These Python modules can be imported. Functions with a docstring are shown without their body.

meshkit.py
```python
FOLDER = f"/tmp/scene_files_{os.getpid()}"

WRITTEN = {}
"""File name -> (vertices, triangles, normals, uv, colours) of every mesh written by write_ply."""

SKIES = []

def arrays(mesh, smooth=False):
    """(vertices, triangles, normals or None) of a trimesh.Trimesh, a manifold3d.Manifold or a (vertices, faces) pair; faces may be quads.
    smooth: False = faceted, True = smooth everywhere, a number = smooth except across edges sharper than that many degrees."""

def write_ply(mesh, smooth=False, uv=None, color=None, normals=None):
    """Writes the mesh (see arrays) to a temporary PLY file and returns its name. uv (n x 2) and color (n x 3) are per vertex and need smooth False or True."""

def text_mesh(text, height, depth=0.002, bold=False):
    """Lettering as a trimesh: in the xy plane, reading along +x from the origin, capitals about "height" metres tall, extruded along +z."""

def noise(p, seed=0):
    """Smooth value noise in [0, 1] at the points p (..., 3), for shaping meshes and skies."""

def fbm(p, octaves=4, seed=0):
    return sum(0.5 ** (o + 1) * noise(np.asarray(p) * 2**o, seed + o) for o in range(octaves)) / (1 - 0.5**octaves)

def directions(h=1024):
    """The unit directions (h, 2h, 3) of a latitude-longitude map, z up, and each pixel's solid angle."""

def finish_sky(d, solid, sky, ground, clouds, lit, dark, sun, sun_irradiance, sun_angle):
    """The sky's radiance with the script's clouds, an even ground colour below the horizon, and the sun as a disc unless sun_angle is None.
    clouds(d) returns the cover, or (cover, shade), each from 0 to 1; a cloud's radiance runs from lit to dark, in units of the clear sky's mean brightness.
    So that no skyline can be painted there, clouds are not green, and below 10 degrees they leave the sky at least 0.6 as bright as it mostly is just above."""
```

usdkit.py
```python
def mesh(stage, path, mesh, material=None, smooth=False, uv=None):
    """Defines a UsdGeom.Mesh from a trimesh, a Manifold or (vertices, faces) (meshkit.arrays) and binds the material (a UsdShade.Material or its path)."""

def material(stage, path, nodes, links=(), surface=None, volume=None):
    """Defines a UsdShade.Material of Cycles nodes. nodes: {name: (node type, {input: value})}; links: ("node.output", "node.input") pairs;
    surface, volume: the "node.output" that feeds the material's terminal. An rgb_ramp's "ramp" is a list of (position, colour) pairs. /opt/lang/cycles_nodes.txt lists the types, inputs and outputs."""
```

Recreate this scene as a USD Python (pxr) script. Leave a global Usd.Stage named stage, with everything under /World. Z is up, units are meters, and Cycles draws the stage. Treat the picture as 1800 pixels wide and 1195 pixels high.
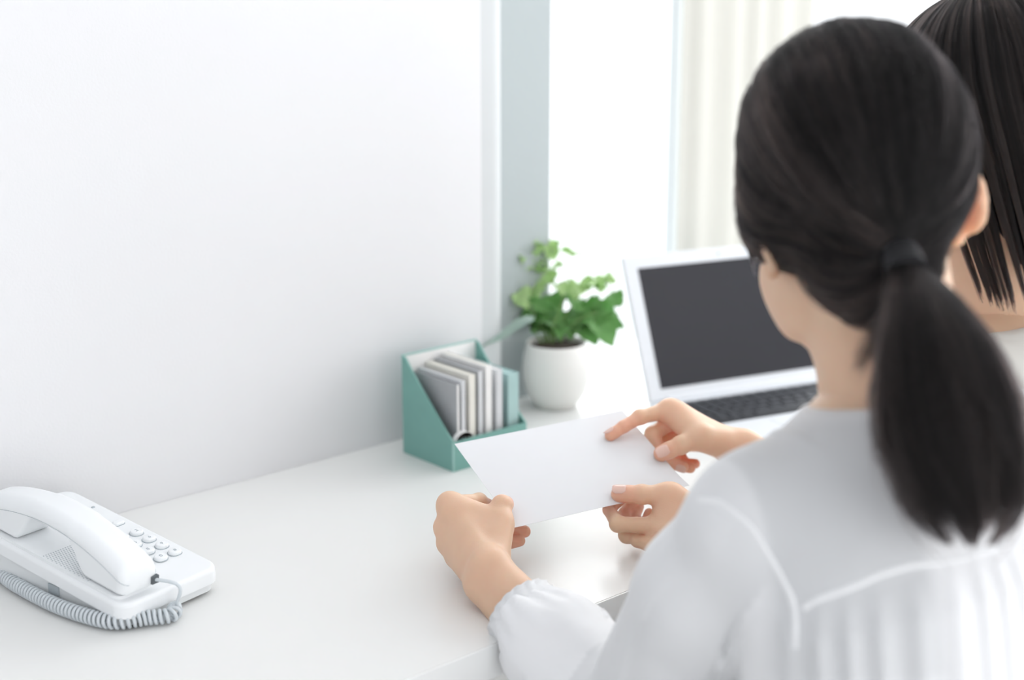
import math, random
import numpy as np, trimesh, usdkit, meshkit
import manifold3d as m3
from scipy.spatial import cKDTree
from scipy.sparse import coo_matrix
from shapely.geometry import Polygon, box as sbox
from pxr import Usd, UsdGeom, UsdLux, UsdShade, Gf, Sdf, Vt

stage = Usd.Stage.CreateInMemory()
UsdGeom.SetStageUpAxis(stage, 'Z'); UsdGeom.SetStageMetersPerUnit(stage, 1.0)
world = UsdGeom.Xform.Define(stage, '/World'); stage.SetDefaultPrim(world.GetPrim())
UsdGeom.Scope.Define(stage, '/World/Looks')
rng = np.random.default_rng(7)
V = lambda *a: np.array(a, float)
def unit(v): v = np.asarray(v, float); return v/np.linalg.norm(v)

# ------------------------------------------------------------------ camera, sky, lights, exposure
FPX, CAM_H, DESK = 2555.0, 1.34, 0.72
PITCH, HEAD = math.atan2(665, FPX), math.radians(48.4)
CF = V(math.cos(PITCH)*math.cos(HEAD), math.cos(PITCH)*math.sin(HEAD), -math.sin(PITCH))
CR = V(math.sin(HEAD), -math.cos(HEAD), 0); CU = np.cross(CR, CF); CP = V(0, 0, CAM_H)
cam = UsdGeom.Camera.Define(stage, '/World/camera')
cam.CreateHorizontalApertureAttr(36.0); cam.CreateVerticalApertureAttr(36.0*1195/1800)
cam.CreateFocalLengthAttr(FPX/1800*36.0)
cam.CreateFStopAttr(2.3); cam.CreateFocusDistanceAttr(1.50)
cam.CreateExposureAttr(0.20)
m4 = Gf.Matrix4d(1.0)
for i, r in enumerate((CR, CU, -CF, CP)): m4.SetRow3(i, Gf.Vec3d(*map(float, r)))
cam.AddTransformOp().Set(m4)

dome = UsdLux.DomeLight.Define(stage, '/World/sky_light')
dome.CreateIntensityAttr(0.43); dome.CreateColorAttr(Gf.Vec3f(1.02, 1.03, 1.06))
key = UsdLux.RectLight.Define(stage, '/World/added_rear_light')  # unseen area light added behind the camera to brighten the backs and wall
key.CreateWidthAttr(3.0); key.CreateHeightAttr(2.0); key.CreateIntensityAttr(1.55); key.CreateColorAttr(Gf.Vec3f(1.0, 0.99, 0.97))
km = Gf.Matrix4d(1.0); kp = V(1.0, -2.8, 1.35); kz = unit(kp-V(.9, .8, .9)); kx = unit(np.cross(V(0, 0, 1), kz)); ky = np.cross(kz, kx)
for i, r in enumerate((kx, ky, kz, kp)): km.SetRow3(i, Gf.Vec3d(*map(float, r)))
key.AddTransformOp().Set(km)
top_fill = UsdLux.RectLight.Define(stage, '/World/added_top_light'); top_fill.CreateWidthAttr(2.4); top_fill.CreateHeightAttr(1.2); top_fill.CreateIntensityAttr(0.25); top_fill.CreateColorAttr(Gf.Vec3f(1.0, .99, .97))  # unseen overhead panel, added to brighten the desk and shoulders
top_fill.AddTranslateOp().Set(Gf.Vec3d(1.1, .85, 2.62))

side = UsdLux.RectLight.Define(stage, '/World/added_right_light'); side.CreateWidthAttr(2.4); side.CreateHeightAttr(1.9); side.CreateIntensityAttr(2.0); side.CreateColorAttr(Gf.Vec3f(1.0, .99, .98))  # second unseen area light, added to brighten the right side and desk
sp_ = V(4.5, -.3, 1.6); kz = unit(sp_-V(1.0, .9, .8)); kx = unit(np.cross(V(0, 0, 1), kz)); ky = np.cross(kz, kx); km = Gf.Matrix4d(1.0)
for i, r in enumerate((kx, ky, kz, sp_)): km.SetRow3(i, Gf.Vec3d(*map(float, r)))
side.AddTransformOp().Set(km)

day = UsdLux.RectLight.Define(stage, '/World/window_daylight'); day.CreateWidthAttr(2.4); day.CreateHeightAttr(1.7); day.CreateIntensityAttr(3.2); day.CreateColorAttr(Gf.Vec3f(1.0, 1.0, 1.0))
sp_ = V(2.75, 2.05, 1.75); kz = unit(sp_-V(1.2, .9, .75)); kx = unit(np.cross(V(0, 0, 1), kz)); ky = np.cross(kz, kx); km = Gf.Matrix4d(1.0)
for i, r in enumerate((kx, ky, kz, sp_)): km.SetRow3(i, Gf.Vec3d(*map(float, r)))
day.AddTransformOp().Set(km)

def ray(px, py): return CF + CR*(px-900)/FPX + CU*(597.5-py)/FPX
def W(px, py, z): return CP + ray(px, py)*z                       # a point seen at px, py and z metres deep
def onplane(px, py, z=DESK): r = ray(px, py); return CP + r*(z-CAM_H)/r[2]

# ------------------------------------------------------------------ scene helpers
used = {}
def numbered(parent, name):
    k = used.get((parent, name), 0); used[(parent, name)] = k+1
    return f'{parent}/{name}' if k == 0 else f'{parent}/{name}_{k:03d}'
origin = {}
def data(prim, label=None, cat=None, group=None, kind=None):
    for k, v in (('label', label), ('category', cat), ('group', group), ('kind', kind)):
        if v: prim.SetCustomDataByKey(k, v)
def thing(name, label, cat, loc=(0, 0, 0), group=None, kind=None):
    path = numbered('/World', name); x = UsdGeom.Xform.Define(stage, path)
    x.AddTranslateOp().Set(Gf.Vec3d(*map(float, loc))); origin[path] = np.asarray(loc, float)
    data(x.GetPrim(), label, cat, group, kind); return path
def part(parent, name, mesh, mat, label=None, smooth=False, attr=None, kind=None):
    """one mesh in world coordinates under a thing, a part or /World"""
    path = numbered(parent, name)
    top = '/'.join(parent.split('/')[:3]); o = origin.get(top, np.zeros(3))
    v, f = (mesh.vertices, mesh.faces) if hasattr(mesh, 'vertices') else mesh if isinstance(mesh, tuple) else meshkit.arrays(mesh)[:2]
    m = usdkit.mesh(stage, path, (np.asarray(v, float)-o, np.asarray(f)), M[mat], smooth=smooth)
    if attr:
        for k, a in attr.items():
            UsdGeom.PrimvarsAPI(m).CreatePrimvar(k, Sdf.ValueTypeNames.FloatArray, 'vertex').Set(Vt.FloatArray.FromNumpy(np.asarray(a, np.float32)))
    data(m.GetPrim(), label, None, None, kind); return path
def struct(name, mesh, mat, smooth=False):
    p = part('/World', name, mesh, mat, smooth=smooth, kind='structure'); return p
def curves(parent, name, lines, widths, mat, label=None):
    path = numbered(parent, name); top = '/'.join(parent.split('/')[:3]); o = origin.get(top, np.zeros(3))
    c = UsdGeom.BasisCurves.Define(stage, path); c.CreateTypeAttr('linear'); c.CreateWrapAttr('nonperiodic')
    c.CreateCurveVertexCountsAttr(Vt.IntArray.FromNumpy(np.array([len(l) for l in lines], np.int32)))
    c.CreatePointsAttr(Vt.Vec3fArray.FromNumpy((np.vstack(lines)-o).astype(np.float32)))
    c.CreateWidthsAttr(Vt.FloatArray.FromNumpy(np.concatenate(widths).astype(np.float32))); c.SetWidthsInterpolation('vertex')
    UsdShade.MaterialBindingAPI.Apply(c.GetPrim()).Bind(M[mat]); data(c.GetPrim(), label, None, None, 'stuff'); return path

# ------------------------------------------------------------------ materials
M = {}
def mat(name, color, rough=0.5, var=0.04, scale=30.0, bump=0.0, bscale=200.0, stretch=None, **kw):
    n = {'tc': ('texture_coordinate', {}), 'n': ('noise_texture', {'scale': scale, 'detail': 3.0}),
         'c': ('mix_color', {'a': tuple(np.clip(np.array(color)*(1-var), 0, 1)), 'b': tuple(np.clip(np.array(color)*(1+var), 0, 1))}),
         'p': ('principled_bsdf', {'roughness': rough, **kw})}
    l = [('tc.object', 'n.vector'), ('n.fac', 'c.fac'), ('c.result', 'p.base_color')]
    if bump:
        n['b'] = ('bump', {'strength': bump, 'distance': 0.001}); n['bn'] = ('noise_texture', {'scale': bscale, 'detail': 4.0})
        src = 'tc.object'
        if stretch: n['mp'] = ('mapping', {'scale': stretch}); l += [('tc.object', 'mp.vector')]; src = 'mp.vector'
        l += [(src, 'bn.vector'), ('bn.fac', 'b.height'), ('b.normal', 'p.normal')]
    M[name] = usdkit.material(stage, '/World/Looks/'+name, n, l, surface='p.BSDF'); return M[name]
mat('wall_paint', (.745, .75, .765), .7, .012, 3, .15, 300)
mat('wall_shade_paint', (.60, .625, .635), .65, .02, 5)
mat('post_paint', (.42, .47, .48), .6, .02, 5)
mat('floor_vinyl', (.80, .80, .79), .45, .03, 4)
mat('desk_white', (.81, .815, .80), .28, .01, 6)
mat('desk_edge', (.90, .91, .90), .4, .015, 20)
mat('frame_white', (.80, .83, .84), .4, .01)
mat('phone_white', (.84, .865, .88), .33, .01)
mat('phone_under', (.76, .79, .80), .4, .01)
mat('dark_gap', (.10, .115, .125), .6, .05)
mat('mark_grey', (.42, .47, .50), .5, .02)
mat('cord_grey', (.62, .67, .70), .42, .02)
mat('teal_board', (.185, .40, .355), .5, .05, 60, .1, 900)
mat('teal_edge', (.33, .55, .51), .5, .05, 60)
mat('paper_white', (.765, .775, .795), .6, .01, 40)
mat('card_white', (.86, .86, .85), .5, .02)
mat('card_cream', (.80, .785, .72), .55, .02)
mat('card_grey', (.40, .415, .43), .4, .04)
mat('card_light', (.66, .68, .70), .4, .04)
mat('card_teal', (.38, .56, .55), .4, .04)
mat('pot_ceramic', (.85, .845, .82), .4, .02, 25)
mat('soil', (.045, .030, .020), .9, .5, 150, .8, 300)
mat('stem_green', (.22, .36, .12), .5, .1)
mat('laptop_shell', (.78, .81, .85), .32, .01)
mat('screen_glass', (.018, .018, .024), .10, .1, 3)
mat('key_black', (.030, .033, .042), .45, .1)
mat('key_bed', (.02, .022, .028), .6, .1)
mat('rubber', (.05, .05, .05), .7, .1)
mat('hair_band', (.010, .010, .012), .6, .1)
mat('nail', (.77, .52, .44), .25, .03)
mat('eye_white', (.85, .83, .80), .2, .01)
mat('iris', (.03, .018, .012), .15, .05)
mat('lip', (.60, .25, .22), .4, .04)
mat('trouser_cloth', (.70, .71, .73), .8, .03, 60, .2, 900)
mat('shoe_leather', (.06, .055, .055), .4, .1)
mat('stool_fabric', (.55, .57, .58), .85, .05, 200)
mat('metal_grey', (.62, .63, .64), .3, .02, metallic=1.0)
mat('hair_base', (.004, .0035, .0038), .6, .25, 60, .5, 120, (1, 1, .12), specular_ior_level=.15)
mat('seam_thread', (.85, .86, .87), .8, .02)

def leaf_mat(name, c1, c2):
    M[name] = usdkit.material(stage, '/World/Looks/'+name, {
        'tc': ('texture_coordinate', {}), 'n': ('noise_texture', {'scale': 60.0}), 'o': ('object_info', {}),
        'c': ('mix_color', {'a': c1, 'b': c2}), 'p': ('principled_bsdf', {'roughness': .45}), 't': ('translucent_bsdf', {}),
        'm': ('mix_closure', {'fac': .42})},
        [('tc.object', 'n.vector'), ('n.fac', 'c.fac'), ('c.result', 'p.base_color'), ('c.result', 't.color'), ('p.BSDF', 'm.closure1'), ('t.BSDF', 'm.closure2')], surface='m.closure')
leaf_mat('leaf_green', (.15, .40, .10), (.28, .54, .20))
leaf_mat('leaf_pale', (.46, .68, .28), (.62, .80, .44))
leaf_mat('leaf_bluish', (.42, .56, .50), (.50, .62, .56))
def cloth_mat(name, c_over, c_bare, trans):
    M[name] = usdkit.material(stage, '/World/Looks/'+name, {
        'tc': ('texture_coordinate', {}), 'w': ('noise_texture', {'scale': 900.0, 'detail': 2.0}), 'b': ('bump', {'strength': .12, 'distance': .0006}),
        'a': ('attribute', {'attribute': 'sheer'}), 'c': ('mix_color', {'a': c_over, 'b': c_bare}),
        'p': ('principled_bsdf', {'roughness': .75, 'sheen_weight': .15}), 't': ('translucent_bsdf', {}), 'm': ('mix_closure', {'fac': trans})},
        [('tc.object', 'w.vector'), ('w.fac', 'b.height'), ('b.normal', 'p.normal'), ('a.fac', 'c.fac'), ('c.result', 'p.base_color'), ('c.result', 't.color'),
         ('p.BSDF', 'm.closure1'), ('t.BSDF', 'm.closure2')], surface='m.closure')
cloth_mat('blouse_white', (.89, .90, .915), (.62, .635, .65), .10)
cloth_mat('blouse_ivory', (.82, .83, .79), (.74, .74, .70), .08)
cloth_mat('curtain_cream', (.70, .695, .655), (.70, .695, .655), .36)
M['skin'] = usdkit.material(stage, '/World/Looks/skin', {
    'tc': ('texture_coordinate', {}), 'n': ('noise_texture', {'scale': 45.0, 'detail': 4.0}), 'a': ('attribute', {'attribute': 'blush'}),
    'c': ('mix_color', {'a': (.74, .515, .365), 'b': (.67, .435, .295)}), 'r': ('mix_color', {'b': (.80, .36, .26)}),
    'fn': ('noise_texture', {'scale': 700.0, 'detail': 3.0}), 'b': ('bump', {'strength': .15, 'distance': .0006}),
    'p': ('principled_bsdf', {'roughness': .46, 'subsurface_weight': .22, 'subsurface_scale': .008, 'specular_ior_level': .4})},
    [('tc.object', 'n.vector'), ('n.fac', 'c.fac'), ('c.result', 'r.a'), ('a.fac', 'r.fac'), ('r.result', 'p.base_color'), ('tc.object', 'fn.vector'), ('fn.fac', 'b.height'), ('b.normal', 'p.normal')], surface='p.BSDF')
def hair_mat(name, col, R=.5):
    M[name] = usdkit.material(stage, '/World/Looks/'+name, {'h': ('principled_hair_bsdf', {'parametrization': 'Direct coloring', 'color': col, 'roughness': .26, 'radial_roughness': .4, 'offset': .04, 'R': R})}, [], surface='h.BSDF')
hair_mat('hair_black', (.004, .0035, .0038), .30); hair_mat('hair_soft', (.012, .009, .009), .55); hair_mat('hair_brown_sheen', (.030, .019, .016), .8)  # brown strands also paint streaks of sheen into the hair colour
M['pane_glass'] = usdkit.material(stage, '/World/Looks/pane_glass', {'f': ('layer_weight', {'blend': .3}), 'q': ('math', {'math_type': 'power', 'value2': 4.0}), 'h': ('math', {'math_type': 'multiply', 'value2': .35}), 't': ('transparent_bsdf', {'color': (.98, .99, .99)}), 'g': ('glossy_bsdf', {'roughness': .02, 'color': (1, 1, 1)}), 'm': ('mix_closure', {})},
    [('f.facing', 'q.value1'), ('q.value', 'h.value1'), ('h.value', 'm.fac'), ('t.BSDF', 'm.closure1'), ('g.BSDF', 'm.closure2')], surface='m.closure')

# ------------------------------------------------------------------ mesh helpers
def bx(lo, hi, r=0.0):
    lo, hi = np.minimum(lo, hi).astype(float), np.maximum(lo, hi).astype(float)
    if r <= 0: return trimesh.creation.box(bounds=[lo, hi])
    r = min(r, .49*(hi-lo).min()); c = [m3.Manifold.sphere(r, 12).translate(tuple(float(x) for x in np.where(np.array(k), hi-r, lo+r))) for k in np.ndindex(2, 2, 2)]
    return tm(m3.Manifold.batch_hull(c))
def tm(man):
    v, f, _ = meshkit.arrays(man); return trimesh.Trimesh(v, f, process=False)
def mani(t): return m3.Manifold(m3.Mesh(np.asarray(t.vertices, np.float32), np.asarray(t.faces, np.uint32)))
def cat(*ms): return trimesh.util.concatenate(list(ms))
def place(t, o, X, Y, Z):
    A = np.eye(4); A[:3, 0], A[:3, 1], A[:3, 2], A[:3, 3] = X, Y, Z, o
    t = t.copy(); t.apply_transform(A); return t
def tube(pts, rad, sides=10, caps=True, flat=None):
    p = np.asarray(pts, float); n = len(p); rad = np.broadcast_to(rad, (n,)).astype(float)
    t = np.gradient(p, axis=0); t /= np.linalg.norm(t, axis=1, keepdims=True)+1e-12
    a = np.zeros_like(p); ref = V(0, 0, 1) if abs(t[0, 2]) < .9 else V(1, 0, 0); x = unit(np.cross(t[0], ref))
    for i in range(n): x = unit(x - t[i]*(x@t[i])); a[i] = x
    b = np.cross(t, a); ang = np.arange(sides)*2*np.pi/sides
    v = (p[:, None]+rad[:, None, None]*(np.cos(ang)[None, :, None]*a[:, None]+np.sin(ang)[None, :, None]*b[:, None])).reshape(-1, 3)
    i, j = np.meshgrid(np.arange(n-1), np.arange(sides), indexing='ij')
    q0, q1, q2, q3 = i*sides+j, i*sides+(j+1) % sides, (i+1)*sides+(j+1) % sides, (i+1)*sides+j
    f = np.vstack([np.stack([q0, q1, q2], -1).reshape(-1, 3), np.stack([q0, q2, q3], -1).reshape(-1, 3)])
    if caps:
        v = np.vstack([v, p[0], p[-1]]); s = np.arange(sides); e = (n-1)*sides
        f = np.vstack([f, np.stack([np.full(sides, n*sides), (s+1) % sides, s], -1), np.stack([np.full(sides, n*sides+1), e+s, e+(s+1) % sides], -1)])
    return trimesh.Trimesh(v, f, process=False)
def loft(rings):
    R = np.asarray(rings, float); n, s = R.shape[:2]
    v = np.vstack([R.reshape(-1, 3), R[0].mean(0), R[-1].mean(0)])
    i, j = np.meshgrid(np.arange(n-1), np.arange(s), indexing='ij')
    q0, q1, q2, q3 = i*s+j, i*s+(j+1) % s, (i+1)*s+(j+1) % s, (i+1)*s+j
    k = np.arange(s); e = (n-1)*s
    f = np.vstack([np.stack([q0, q1, q2], -1).reshape(-1, 3), np.stack([q0, q2, q3], -1).reshape(-1, 3),
                   np.stack([np.full(s, n*s), (k+1) % s, k], -1), np.stack([np.full(s, n*s+1), e+k, e+(k+1) % s], -1)])
    t = trimesh.Trimesh(v, f, process=False)
    if t.volume < 0: t.invert()
    return t
def lathe(prof, seg=48):
    t = trimesh.creation.revolve(np.asarray(prof, float), sections=seg)
    return t
def spline(pts, n):
    from scipy.interpolate import CubicSpline
    p = np.asarray(pts, float); d = np.r_[0, np.cumsum(np.linalg.norm(np.diff(p, axis=0), axis=1))]
    return CubicSpline(d/d[-1], p)(np.linspace(0, 1, n))

# signed distances, blended, and turned into a mesh by surface nets
class Field:
    def __init__(s, lo, hi, h):
        s.lo, s.h = np.asarray(lo, float), h; s.n = np.ceil((np.asarray(hi)-s.lo)/h).astype(int)+1
        s.g = np.full(s.n, 10.0, np.float32)
    def window(s, lo, hi, pad):
        a = np.maximum(np.floor((lo-pad-s.lo)/s.h).astype(int), 0); b = np.minimum(np.ceil((hi+pad-s.lo)/s.h).astype(int)+1, s.n)
        if (b <= a).any(): return None, None
        ax = [(s.lo[k]+s.h*np.arange(a[k], b[k])).astype(np.float32) for k in range(3)]
        return tuple(slice(a[k], b[k]) for k in range(3)), np.stack(np.meshgrid(*ax, indexing='ij'), -1)
    def put(s, fn, lo, hi, k=0.0, sub=False):
        w, p = s.window(np.asarray(lo), np.asarray(hi), max(.02, 2*k)+2*s.h)
        if w is None: return
        d = fn(p).astype(np.float32); g = s.g[w]
        if sub:
            d = -d
            if k: hh = np.clip(.5-.5*(g-d)/k, 0, 1); s.g[w] = g*(1-hh)+d*hh+k*hh*(1-hh)
            else: s.g[w] = np.maximum(g, d)
        else:
            if k: hh = np.clip(.5+.5*(g-d)/k, 0, 1); s.g[w] = g*(1-hh)+d*hh-k*hh*(1-hh)
            else: s.g[w] = np.minimum(g, d)
    def cone(s, a, b, ra, rb, k=0.0, sub=False):
        a, b = np.asarray(a, float), np.asarray(b, float); ab = b-a; L = max(ab@ab, 1e-12); r = max(ra, rb)
        def fn(p):
            t = np.clip(((p-a)@ab)/L, 0, 1); q = p-a-t[..., None]*ab
            return np.sqrt((q*q).sum(-1))-(ra+(rb-ra)*t)
        s.put(fn, np.minimum(a, b)-r, np.maximum(a, b)+r, k, sub)
    def ell(s, c, r, B=np.eye(3), k=0.0, sub=False):
        c, r, B = np.asarray(c, float), np.asarray(r, float), np.asarray(B, float); R = r.max()
        def fn(p):
            q = (p-c)@B.T; k0 = np.linalg.norm(q/r, axis=-1); k1 = np.linalg.norm(q/(r*r), axis=-1)
            return k0*(k0-1)/np.maximum(k1, 1e-9)
        s.put(fn, c-R, c+R, k, sub)
    def cut(s, fn, k=0.0):                                         # keep where fn < 0
        w, p = s.window(s.lo, s.lo+s.h*(s.n-1), 0); d = fn(p).astype(np.float32); g = s.g
        if k: hh = np.clip(.5-.5*(g-d)/k, 0, 1); s.g = g*(1-hh)+d*hh+k*hh*(1-hh)
        else: s.g = np.maximum(g, d)
    def mesh(s, smooth=3):
        g = s.g.copy(); g[[0, -1]] = 1; g[:, [0, -1]] = 1; g[:, :, [0, -1]] = 1
        g = np.where(np.abs(g) < 1e-7, 1e-7, g); ins = g < 0; n = np.array(g.shape)-1
        cnt = sum(ins[i:n[0]+i, j:n[1]+j, k:n[2]+k].astype(np.int8) for i, j, k in np.ndindex(2, 2, 2))
        act = (cnt > 0) & (cnt < 8); idx = np.full(tuple(n), -1, np.int64); c = np.argwhere(act); idx[act] = np.arange(len(c))
        acc = np.zeros((len(c), 3)); m = np.zeros(len(c))
        for ax in range(3):
            o = [k for k in range(3) if k != ax]
            for i, j in np.ndindex(2, 2):
                d = np.zeros(3, int); d[o[0]], d[o[1]] = i, j; e = d.copy(); e[ax] = 1
                A, B = g[tuple((c+d).T)], g[tuple((c+e).T)]; x = (A < 0) != (B < 0); t = np.where(x, A/(A-B+1e-30), 0)
                q = c+d.astype(float); q[:, ax] += t; acc[x] += q[x]; m[x] += 1
        v = acc/m[:, None]*s.h+s.lo; F = []
        for ax in range(3):
            o1, o2 = (ax+1) % 3, (ax+2) % 3
            sleeve_shade0 = [slice(None)]*3; sleeve_shade1 = [slice(None)]*3; sleeve_shade0[ax] = slice(0, -1); sleeve_shade1[ax] = slice(1, None)
            a, b = ins[tuple(sleeve_shade0)], ins[tuple(sleeve_shade1)]; e = np.argwhere(a != b)
            ok = (e[:, o1] > 0) & (e[:, o2] > 0) & (e[:, o1] < n[o1]) & (e[:, o2] < n[o2]); e = e[ok]; flip = ~a[tuple(e.T)]
            d1 = np.zeros(3, int); d1[o1] = 1; d2 = np.zeros(3, int); d2[o2] = 1
            q = np.stack([idx[tuple((e-d1-d2).T)], idx[tuple((e-d2).T)], idx[tuple(e.T)], idx[tuple((e-d1).T)]], 1)
            q[flip] = q[flip][:, ::-1]; F += [q[:, [0, 1, 2]], q[:, [0, 2, 3]]]
        t = trimesh.Trimesh(v, np.vstack(F), process=False)
        cc = t.split(only_watertight=False); t = max(cc, key=lambda c_: len(c_.faces)) if len(cc) > 1 else t
        e = t.edges_unique; nv = len(t.vertices); A_ = coo_matrix((np.ones(2*len(e)), (np.r_[e[:, 0], e[:, 1]], np.r_[e[:, 1], e[:, 0]])), (nv, nv)).tocsr(); dg = np.asarray(A_.sum(1)).clip(1); x = np.array(t.vertices)
        for _ in range(smooth*2): x = x+.5*(A_@x/dg-x); x = x-.52*(A_@x/dg-x)
        return trimesh.Trimesh(x, t.faces, process=False)

# ================================================================== THE SETTING
WALL_Y = 1.487
def wallx(px, y): r = ray(px, 300); return (CP+r*y/r[1])[0]
struct('floor', bx((-2.2, -3.4, -.04), (4.8, 1.75, 0)), 'floor_vinyl')
struct('ceiling', bx((-2.2, -3.4, 2.7), (4.8, 1.75, 2.76)), 'wall_paint')
struct('wall_side', bx((-2.2, -3.4, 0), (-1.9, WALL_Y-.001, 2.7)), 'wall_paint')
RY = 1.522                                                          # back of the shallow window recess
xe = 1.318; RC = .034; an_ = np.linspace(-math.pi/2, 0, 12)
wallp = Polygon([(-2.2, WALL_Y), *[(xe-RC+RC*math.cos(q), WALL_Y+RC+RC*math.sin(q)) for q in an_], (xe, WALL_Y+.15), (-2.2, WALL_Y+.15)])
wx = wallx(846, WALL_Y); shade_bead = Polygon([(wx, WALL_Y), *[(xe-RC+RC*math.cos(q), WALL_Y+RC+RC*math.sin(q)) for q in an_], (xe, WALL_Y+.15), (wx, WALL_Y+.15)])
struct('wall_left', bx((-2.2, WALL_Y, 0), (wx, WALL_Y+.15, 2.7)), 'wall_paint')
struct('trim_2', trimesh.creation.extrude_polygon(shade_bead, 2.7, engine='earcut'), 'wall_shade_paint', smooth=25)  # grey corner strip, painted to stand in for the shading gradient on the wall
xp0, xp1 = xe-.01, wallx(968, RY)
struct('trim_1', bx((xp0, RY, 0), (xp1, RY+.09, 2.7), .002), 'post_paint', smooth=25)
GY = 1.57                                                           # plane of the glazing
w1 = thing('window_1', 'tall bright window above the far end of the desk beside the grey post', None, (xp1, GY, .70), kind='structure')
stage.GetPrimAtPath(w1).SetCustomDataByKey('kind', 'structure')
x0, x1, xm = xp1+.0005, 3.9, wallx(1203, GY)
part(w1, 'window_sill', bx((x0, RY+.001, 0), (x1, GY+.08, .7195)), 'frame_white')
part(w1, 'window_frame', cat(bx((x0, GY, .725), (x0+.012, GY+.05, 2.5)), bx((x1-.03, GY, .725), (x1, GY+.05, 2.5)), bx((x0, GY, 2.45), (x1, GY+.05, 2.5)), bx((x0, GY, .7195), (x1, GY+.05, .7215))), 'frame_white')
for xx in (xm, xm+1.05): part(w1, 'mullion', bx((xx-.006, GY+.012, .724), (xx+.006, GY+.034, 2.45)), 'frame_white')
for a, b in ((x0+.012, xm-.006), (xm+.006, xm+1.044), (xm+1.056, x1-.03)): part(w1, 'pane', bx((a, GY+.02, .724), (b, GY+.026, 2.45)), 'pane_glass')
struct('wall_far', bx((x0, WALL_Y, 2.5), (x1, GY+.1, 2.7)), 'wall_paint')
struct('wall_right', bx((x1, WALL_Y, 0), (4.8, GY+.1, 2.7)), 'wall_paint')

def curtain(xa, xb, y, z0, z1, folds, amp, th=.0012):
    n = 140; x = np.linspace(xa, xb, n); ph = np.linspace(0, folds*2*np.pi, n)
    yy = y+amp*np.sin(ph+.6*np.sin(ph*.37)); rows = np.linspace(z0, z1, 12)
    a = np.array([[(x[i], yy[i]*1.0, z) for i in range(n)] for z in rows]); b = a.copy(); b[..., 1] += th
    ring = np.concatenate([a, b[:, ::-1]], 1); return loft(ring)
cx0 = wallx(1199, 1.53); cx1 = wallx(1420, 1.53)
ct = thing('curtain', 'sheer cream curtain hanging at the window behind the laptop', 'curtain', (cx0, 1.535, .74))
part(ct, 'curtain_cloth', curtain(cx0, cx1, 1.535, .74, 2.44, 5, .004), 'curtain_cream', smooth=True)
part(ct, 'curtain_rail', tube([(cx0-.05, 1.535, 2.45), (cx1+.05, 1.535, 2.45)], .008), 'frame_white', smooth=40)

# ================================================================== DESK
DF = 0.945
dk = thing('desk', 'long white desk with pale grey front edge along the wall', 'desk', (.9, 1.2, 0))
dtop = trimesh.creation.extrude_polygon(Polygon([(-.7, DF+.001), (2.75, DF+.001), (2.75, RY-.0005), (xe+.0005, RY-.0005), (xe+.0005, WALL_Y-.0005), (-.7, WALL_Y-.0005)]), .034, engine='earcut'); dtop.apply_translation((0, 0, DESK-.034))
part(dk, 'desktop', dtop, 'desk_white')
part(dk, 'edge_band', bx((-.7, DF-.001, DESK-.0338), (2.75, DF+.001, DESK-.0006)), 'desk_edge', label='pale grey edge strip')
for xx in (-.66, 2.68): part(dk, 'leg_panel', bx((xx, DF+.05, 0), (xx+.03, 1.48, DESK-.034)), 'desk_white')
part(dk, 'back_panel', bx((-.63, 1.45, .25), (2.68, 1.468, DESK-.034)), 'desk_white')

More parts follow.
